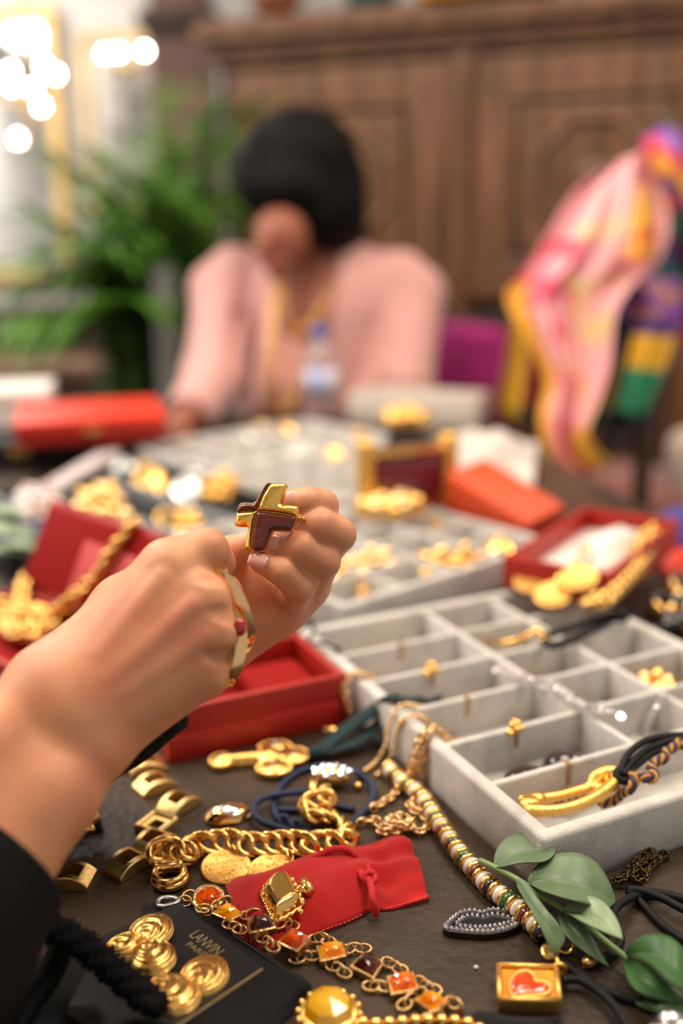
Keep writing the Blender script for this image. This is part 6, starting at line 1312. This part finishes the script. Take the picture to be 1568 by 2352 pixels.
# bottom edge pieces
yb = thing('brooch', 'large round amber-yellow brooch with gold beads at the bottom edge', 'brooch', P(755, 2345)); q_ = P(755, 2335, .004); Mq = tr((q_.x, q_.y, T + .0005)) @ rotz(.3)
obj('gold_mount', xf(lathe([(.0128, 0), (.0142, .003), (.0138, .006), (.0120, .0075)], 28), Mq), M_['gold_rough'], yb); obj('amber_stone', xf(lathe([(.0120, .006), (.0118, .008), (.0095, .0118), (.0055, .0135), (0, .014)], 8), Mq), mat('honey_glass', '#e0a010', .06, coat=1, trans=.25, col2='#f2c43a', vscale=80), yb, smooth=False)
for k in range(16): a = k * .3927; obj('rim_bead', mesh('rim_bead', ball(.0019, n=8, m=5), M_['gold']), None, yb, M=Mq @ tr((.0138 * math.cos(a), .0138 * math.sin(a), .0052))) if k == 0 else obj('rim_bead', bpy.data.objects['rim_bead'].data if False else yb.children[-1].data, None, yb, M=Mq @ tr((.0138 * math.cos(a), .0138 * math.sin(a), .0052)))
bdg = mesh('bead', ball(.0030, n=12, m=8), M_['gold'])
beads('bead_bracelet', 'gold bead bracelet along the bottom edge of the picture', 'bracelet', [P(x, y, .003) for x, y in ((820, 2345), (850, 2352), (900, 2350), (960, 2345), (1020, 2345), (1080, 2352), (1120, 2380))], 0, [(bdg, .0058, 'bead')])
bp2 = thing('black_pouch', 'black velvet pouch at the bottom edge under the heart pendant', 'pouch', P(1190, 2360)); obj('pouch_body', pad([(1075, 2345), (1100, 2325), (1180, 2338), (1290, 2340)], [(1075, 2420), (1110, 2440), (1190, 2440), (1300, 2430)], lambda u, v: .001 + .0035 * min(1, min(v, 1 - v) * 4) * min(1, min(u, 1 - u) * 6 + .2), 24, 12), M_['black_velvet'], bp2); obj('pouch_seam', tube([P(1110, 2334, .004), P(1190, 2344, .004), P(1280, 2345, .004)], .0006, 6), M_['black_satin'], bp2)
svb = thing('bracelet', 'silver ball bracelet at the bottom right corner', 'bracelet', P(1545, 2345)); 
for k, (x, y) in enumerate(((1540, 2352), (1580, 2372), (1510, 2385))): obj('silver_ball', xf(ball(.0065), tr(P(x, y, .0065))), M_['silver'], svb)
obj('connecting_wire', tube([P(1510, 2385, .0065), P(1540, 2352, .0065), P(1580, 2372, .0065)], .0012, 6), M_['silver'], svb)
obj('crumb', xf(ball(.0010, n=6, m=4, sx=1.3), tr(P(1093, 2222, .0009))), M_['white_satin'], label='tiny pale crumb on the bare slate between bracelet and heart pendant', cat='crumb')
# pearls and gold in the middle red box
pr_ = cluster('earring', 'pearl and gold cluster earring lying in the middle red box', 'earring', R1 @ tr((.052, .020, .0092)), .013, [M_['gold'], M_['pearl'], M_['gold_pale']], 14, 8, None, .9)
# ------------------------------------------------------------------ gold chain in the left red box
gcl = mesh('rope_link', torus(.0062, .0024, 14, 7, 1.1, .9), M_['gold'])
gch = thing('chain_necklace', 'thick gold chain spilling out of the left red box', 'necklace', R2 @ Vector((.07, .05, .01)))
chainlinks(gch, [LM @ Vector((LW * .80, .088, .005)), LM @ Vector((LW * .74, .06, .009)), LM @ Vector((LW * .68, .03, .009)), LM @ Vector((LW * .58, .008, .012)), R2 @ Vector((LW * .46, .085, .026)), R2 @ Vector((LW * .34, .07, .022)), R2 @ Vector((LW * .20, .082, .030)), R2 @ Vector((LW * .08, .098, .040)), R2 @ Vector((LW * .02, .112, .034))], .0075, gcl, (.3, 1.3), .4)
chainlinks(gch, [P(x, y, z) for x, y, z in ((-20, 1385, .022), (20, 1390, .022), (60, 1400, .022), (110, 1410, .022), (130, 1440, .020), (95, 1450, .020), (70, 1470, .018), (40, 1430, .020), (0, 1415, .020), (40, 1460, .022), (90, 1425, .028), (50, 1405, .030))], .0075, gcl, (.3, 1.3), .5)
# ------------------------------------------------------------------ blurred pieces on the black tray and grey trays
def Et(px, py, z=.0046): p = P(px, py, z + .012); return tr((p.x, p.y, T + z + .010)) @ Matrix.Rotation(.75, 4, 'X')
g1, g2 = 'pieces on the black tray', 'pieces in the grey trays'
pend('medallion', 'tall oval gold medallion in the black tray', 'pendant', Et(345, 1118) @ rotz(.3), .024, M_['gold'], None, g1, 1.5)
cluster('brooch', 'knobbly gold brooch in the black tray above the left red box', 'brooch', Et(232, 1165, .024) @ rotz(.4), .026, [M_['gold'], M_['gold_pale']], 18, 3, g1, .8)
flower('brooch', 'gold bow-shaped flower brooch behind the left red box lid', 'brooch', Et(275, 1222, .024), .026, M_['gold_pale'], 5, g1)
pend('medallion', 'green glass pendant with silver rim in the black tray', 'pendant', Et(290, 1085) @ rotz(.6), .019, M_['silver'], M_['green_glass'], g1)
pend('earring', 'round silver disc earring in the black tray', 'earring', Et(428, 1122), .020, M_['silver'], None, g1, 1.0); pend('earring', 'bright silver disc earring at the back of the black tray', 'earring', Et(465, 1098), .020, M_['silver'], None, g1, 1.0)
cluster('earring', 'long gold drop earring near the right corner of the black tray', 'earring', Et(510, 1125), .022, [M_['gold'], M_['gold_matte']], 14, 6, g1)
oval_ring('ring', 'gold ring with orange stone in the black tray', 'ring', Et(388, 1188), .014, M_['gold'], GM[1], group=g1); flower('earring', 'gold flower earring just above the front hand', 'earring', Et(432, 1203), .019, M_['gold'], 6, g1)
flower('earring', 'small gold flower earring behind the cross brooch', 'earring', Et(590, 1128), .014, M_['gold'], 6, g1)
cluster('brooch', 'pearly pink rosette brooch on the left of the black tray', 'brooch', Et(88, 1160, .026), .026, [M_['diamante'], M_['pearl'], mat('pink_pearl', '#d8b0a4', .3, coat=.4)], 16, 7, g1)
bw = thing('bracelet', 'wide silver and pink stone bracelet across the black tray corner', 'bracelet', P(180, 1085, .03), g1); bm3 = mesh('stone', ball(.0075, n=8, m=6), M_['diamante']); bm4 = mesh('stone', ball(.0075, n=8, m=6), mat('rose_stone', '#9c7c78', .2, coat=.6))
for i, p in enumerate(resample([tuple(P(90, 1140, .03)), tuple(P(250, 1045, .03))], .013)):
    for s in (-1, 0, 1): obj('stone', bm3 if (i + s) % 2 else bm4, None, bw, M=tr(Vector(p) + Vector((s * .011, s * .008, 0))))
obj('navy_box', xf(box(.12, .10, .03, .004), tr(P(108, 1272, 0)) @ rotz(.7)), mat('navy_leather', '#15183a', .5), label='small navy blue box between the left red box and the black tray', cat='box', group='jewellery boxes')
t0 = thing('leaf_sprig', 'pale green leafy sprig at the left edge above the red box', 'plant', P(20, 1260, .0))
for k, (x, y, z) in enumerate(((5, 1190, .06), (30, 1240, .05), (-10, 1230, .07), (40, 1270, .03), (10, 1280, .03))):
    c_ = P(x, y, z); obj('leaf', sheet(lambda u, v: c_ + Vector(((u - .5) * .045, (v - .5) * .03 * math.sin(math.pi * (.08 + .84 * u)), .008 * math.sin(u * 3) + .004 * abs(v - .5))), 8, 6, .0008), M_['leaf_pale'], t0)
obj('stem', tube([P(30, 1300, .004), P(20, 1260, .03), P(0, 1190, .06)], .0016, 6), M_['stem'], t0)
def Bt(px, py, z=.0046): return Et(px, py, z)
flower('earring', 'pale gold scallop earring in the front row of the middle tray', 'earring', Bt(862, 1300, .012), .021, M_['gold_pale'], 7, g2); flower('earring', 'pale gold scallop earring just right of the curled fingers', 'earring', Bt(790, 1318, .012), .020, M_['gold_pale'], 7, g2)
cluster('earring', 'gold drop earring hanging from the middle tray', 'earring', Bt(835, 1355, .006), .009, [M_['gold_pale']], 8, 4, g2)
flower('brooch', 'gold starfish brooch in the middle tray', 'brooch', Bt(1005, 1300, .012), .020, M_['gold'], 5, g2); flower('brooch', 'small gold bird-like brooch in the middle tray', 'brooch', Bt(1070, 1282, .012), .016, M_['gold'], 4, g2); pend('earring', 'square gold clip earring at the right corner of the middle tray', 'earring', Bt(1147, 1262, .014), .014, M_['gold'], None, g2, 1.0)
flower('earring', 'small gold stud earring in the back row of the middle tray', 'earring', Bt(1010, 1208), .012, M_['gold_matte'], 6, g2)
pend('earring', 'gold oval earring in the far tray near the pink jacket', 'earring', Bt(655, 1003, .010), .018, M_['gold'], None, g2); pend('brooch', 'white shell brooch in the grey trays', 'brooch', Bt(690, 1048, .012), .022, M_['pearl'], None, g2, 1.0); pend('earring', 'gold oval earring beside the white shell brooch', 'earring', Bt(765, 1060, .010), .018, M_['gold'], None, g2); flower('earring', 'gold flower earring in the middle of the far trays', 'earring', Bt(830, 1005, .010), .016, M_['gold_pale'], 6, g2); pend('earring', 'silver disc earring at the far end of the trays', 'earring', Bt(560, 1010, .010), .016, M_['silver'], None, g2, 1.0); flower('earring', 'pale gold flower earring near the water bottle', 'earring', Bt(600, 985, .010), .014, M_['gold_pale'], 6, g2)
# big gold pieces by the orange box
st_ = thing('watch_stand', 'black cushion carrying a big gold bracelet near the cream card tray', 'stand', P(935, 1050, .034)); obj('cushion', xf(lathe([(.03, 0), (.034, .01), (.030, .03), (.02, .04), (0, .041)], 20), tr(P(935, 1052, .0335) )), M_['black_velvet'], st_)
cluster('bracelet', 'massive gold link bracelet on the black cushion', 'bracelet', tr(P(928, 1045, .0335) + Vector((0, 0, .042))), .030, [M_['gold'], M_['gold_rough']], 22, 9, None, 1.0, 'link', .36)
mc = thing('cuff_bracelet', 'maroon enamel cuff with gold frame beside the orange box', 'bracelet', P(930, 1160, .034)); Mc = tr(P(935, 1165, .0335)) @ rotz(.35)
obj('enamel_plate', xf(box(.085, .020, .060, .008, 3), Mc @ tr((0, 0, .006))), mat('maroon_enamel', '#6d1f2c', .25, coat=.5), mc, smooth=40)
for s in (-1, 1): obj('gold_bar', xf(box(.018, .026, .085, .007, 3), Mc @ tr((s * .052, 0, 0))), M_['gold_matte'], mc, smooth=40)
obj('gold_rim', xf(box(.095, .024, .008, .003, 2), Mc @ tr((0, 0, .065))), M_['gold'], mc, smooth=40); obj('gold_rim', xf(box(.095, .024, .008, .003, 2), Mc), M_['gold'], mc, smooth=40)
cluster('brooch', 'heavy gold brooch in front of the maroon cuff', 'brooch', tr(P(900, 1182, .034)) @ rotz(.2), .030, [M_['gold_pale'], M_['gold']], 18, 11, g2, .8); cluster('earring', 'gold cluster earring left of the maroon cuff', 'earring', tr(P(868, 1112, .034)), .024, [M_['gold_pale'], M_['gold']], 14, 12, g2, .9)
# gold chains and coins in and on the right red box
rb = thing('coin_bracelet', 'gold coin bracelet spilling over the front of the white-lined red box', 'bracelet', R3 @ Vector((.02, .05, .03)))
cm_ = mesh('coin', lathe([(.0155, 0), (.016, .001), (.016, .0022), (.0145, .0026), (.0135, .002), (0, .0024)], 24), M_['gold_matte'])
for x, y, z in ((1222, 1335, .046), (1270, 1368, .046), (1330, 1330, .060)): p = P(x, y, z); obj('coin', cm_, None, rb, M=tr(p) @ Matrix.Rotation(.35, 4, 'X') @ Matrix.Rotation(-.2, 4, 'Y'))
chainlinks(rb, [P(x, y, z) for x, y, z in ((1270, 1350, .050), (1300, 1330, .056), (1330, 1300, .054), (1352, 1262, .052))], .008, gcl, (.3, 1.2), .3)
rb2 = thing('chain_necklace', 'heavy gold chain along the front side of the white-lined red box', 'necklace', R3 @ Vector((.05, .02, .012)))
chainlinks(rb2, [P(x, y, z) for x, y, z in ((1345, 1382, .052), (1390, 1375, .056), (1430, 1340, .055), (1465, 1300, .055), (1490, 1255, .056), (1505, 1215, .058), (1480, 1225, .058), (1460, 1270, .060))], .0075, gcl, (.3, 1.2), .3)
# black and gold beads at the right edge
bgp = thing('bead_necklace', 'heap of black and gold beads at the right edge beside the white-lined red box', 'necklace', P(1545, 1400, 0)); b1 = mesh('bead', ball(.0062, n=10, m=7), M_['gold']); b2 = mesh('bead', ball(.0068, n=10, m=7), mat('jet_bead', '#0b0a0c', .15, coat=1)); rr = random.Random(2)
for i, p in enumerate(resample(spline([tuple(P(x, y, z)) for x, y, z in ((1500, 1455, .007), (1560, 1440, .007), (1640, 1430, .007), (1600, 1400, .010), (1530, 1410, .012), (1500, 1380, .010), (1560, 1370, .014), (1630, 1360, .014), (1600, 1330, .012), (1540, 1335, .014), (1580, 1400, .022), (1530, 1440, .018), (1570, 1350, .024), (1620, 1390, .020))], 10), .0118)): obj('bead', b1 if rr.random() < .5 else b2, None, bgp, M=tr(p))
obj('red_cloth', pad([(1500, 1300), (1568, 1270), (1640, 1250)], [(1530, 1340), (1600, 1330), (1680, 1320)], lambda u, v: .002 + .018 * math.sin(math.pi * v) * (1 + .2 * math.sin(u * 9)), 16, 12), M_['red_bright'], label='small bright red cloth bundle at the right edge beside the beads', cat='cloth')
obj('blue_pouch', pad([(1490, 1205), (1540, 1180), (1640, 1160)], [(1540, 1262), (1600, 1250), (1690, 1240)], lambda u, v: .003 + .022 * math.sin(math.pi * v) * math.sin(math.pi * min(.95, u + .12)), 16, 12), mat('royal_blue_velvet', '#27237c', .8, sheen=.3), label='royal blue velvet pouch at the right edge behind the red box', cat='pouch')
pap = P(720, 1400, 0); obj('white_card', xf(box(.09, .07, .0015), tr(pap) @ rotz(.5)), mat('white_paper', '#e6e3e6', .6), label='white paper card lying between the curled hand and the near tray', cat='card', smooth=False)
wr_ = thing('wire_bracelet', 'thin dark wire loop hanging at the back left corner of the near tray', 'bracelet', P(700, 1470, .02)); obj('wire', tube(resample(spline([tuple(P(x, y, z)) for x, y, z in ((690, 1445, .030), (712, 1420, .045), (720, 1450, .045), (705, 1480, .036), (740, 1478, .038), (775, 1490, .037))], 8), .002), .0016, 7), M_['gunmetal'], wr_); obj('wire_end', xf(ball(.003), tr(P(775, 1490, .037))), M_['gunmetal'], wr_)
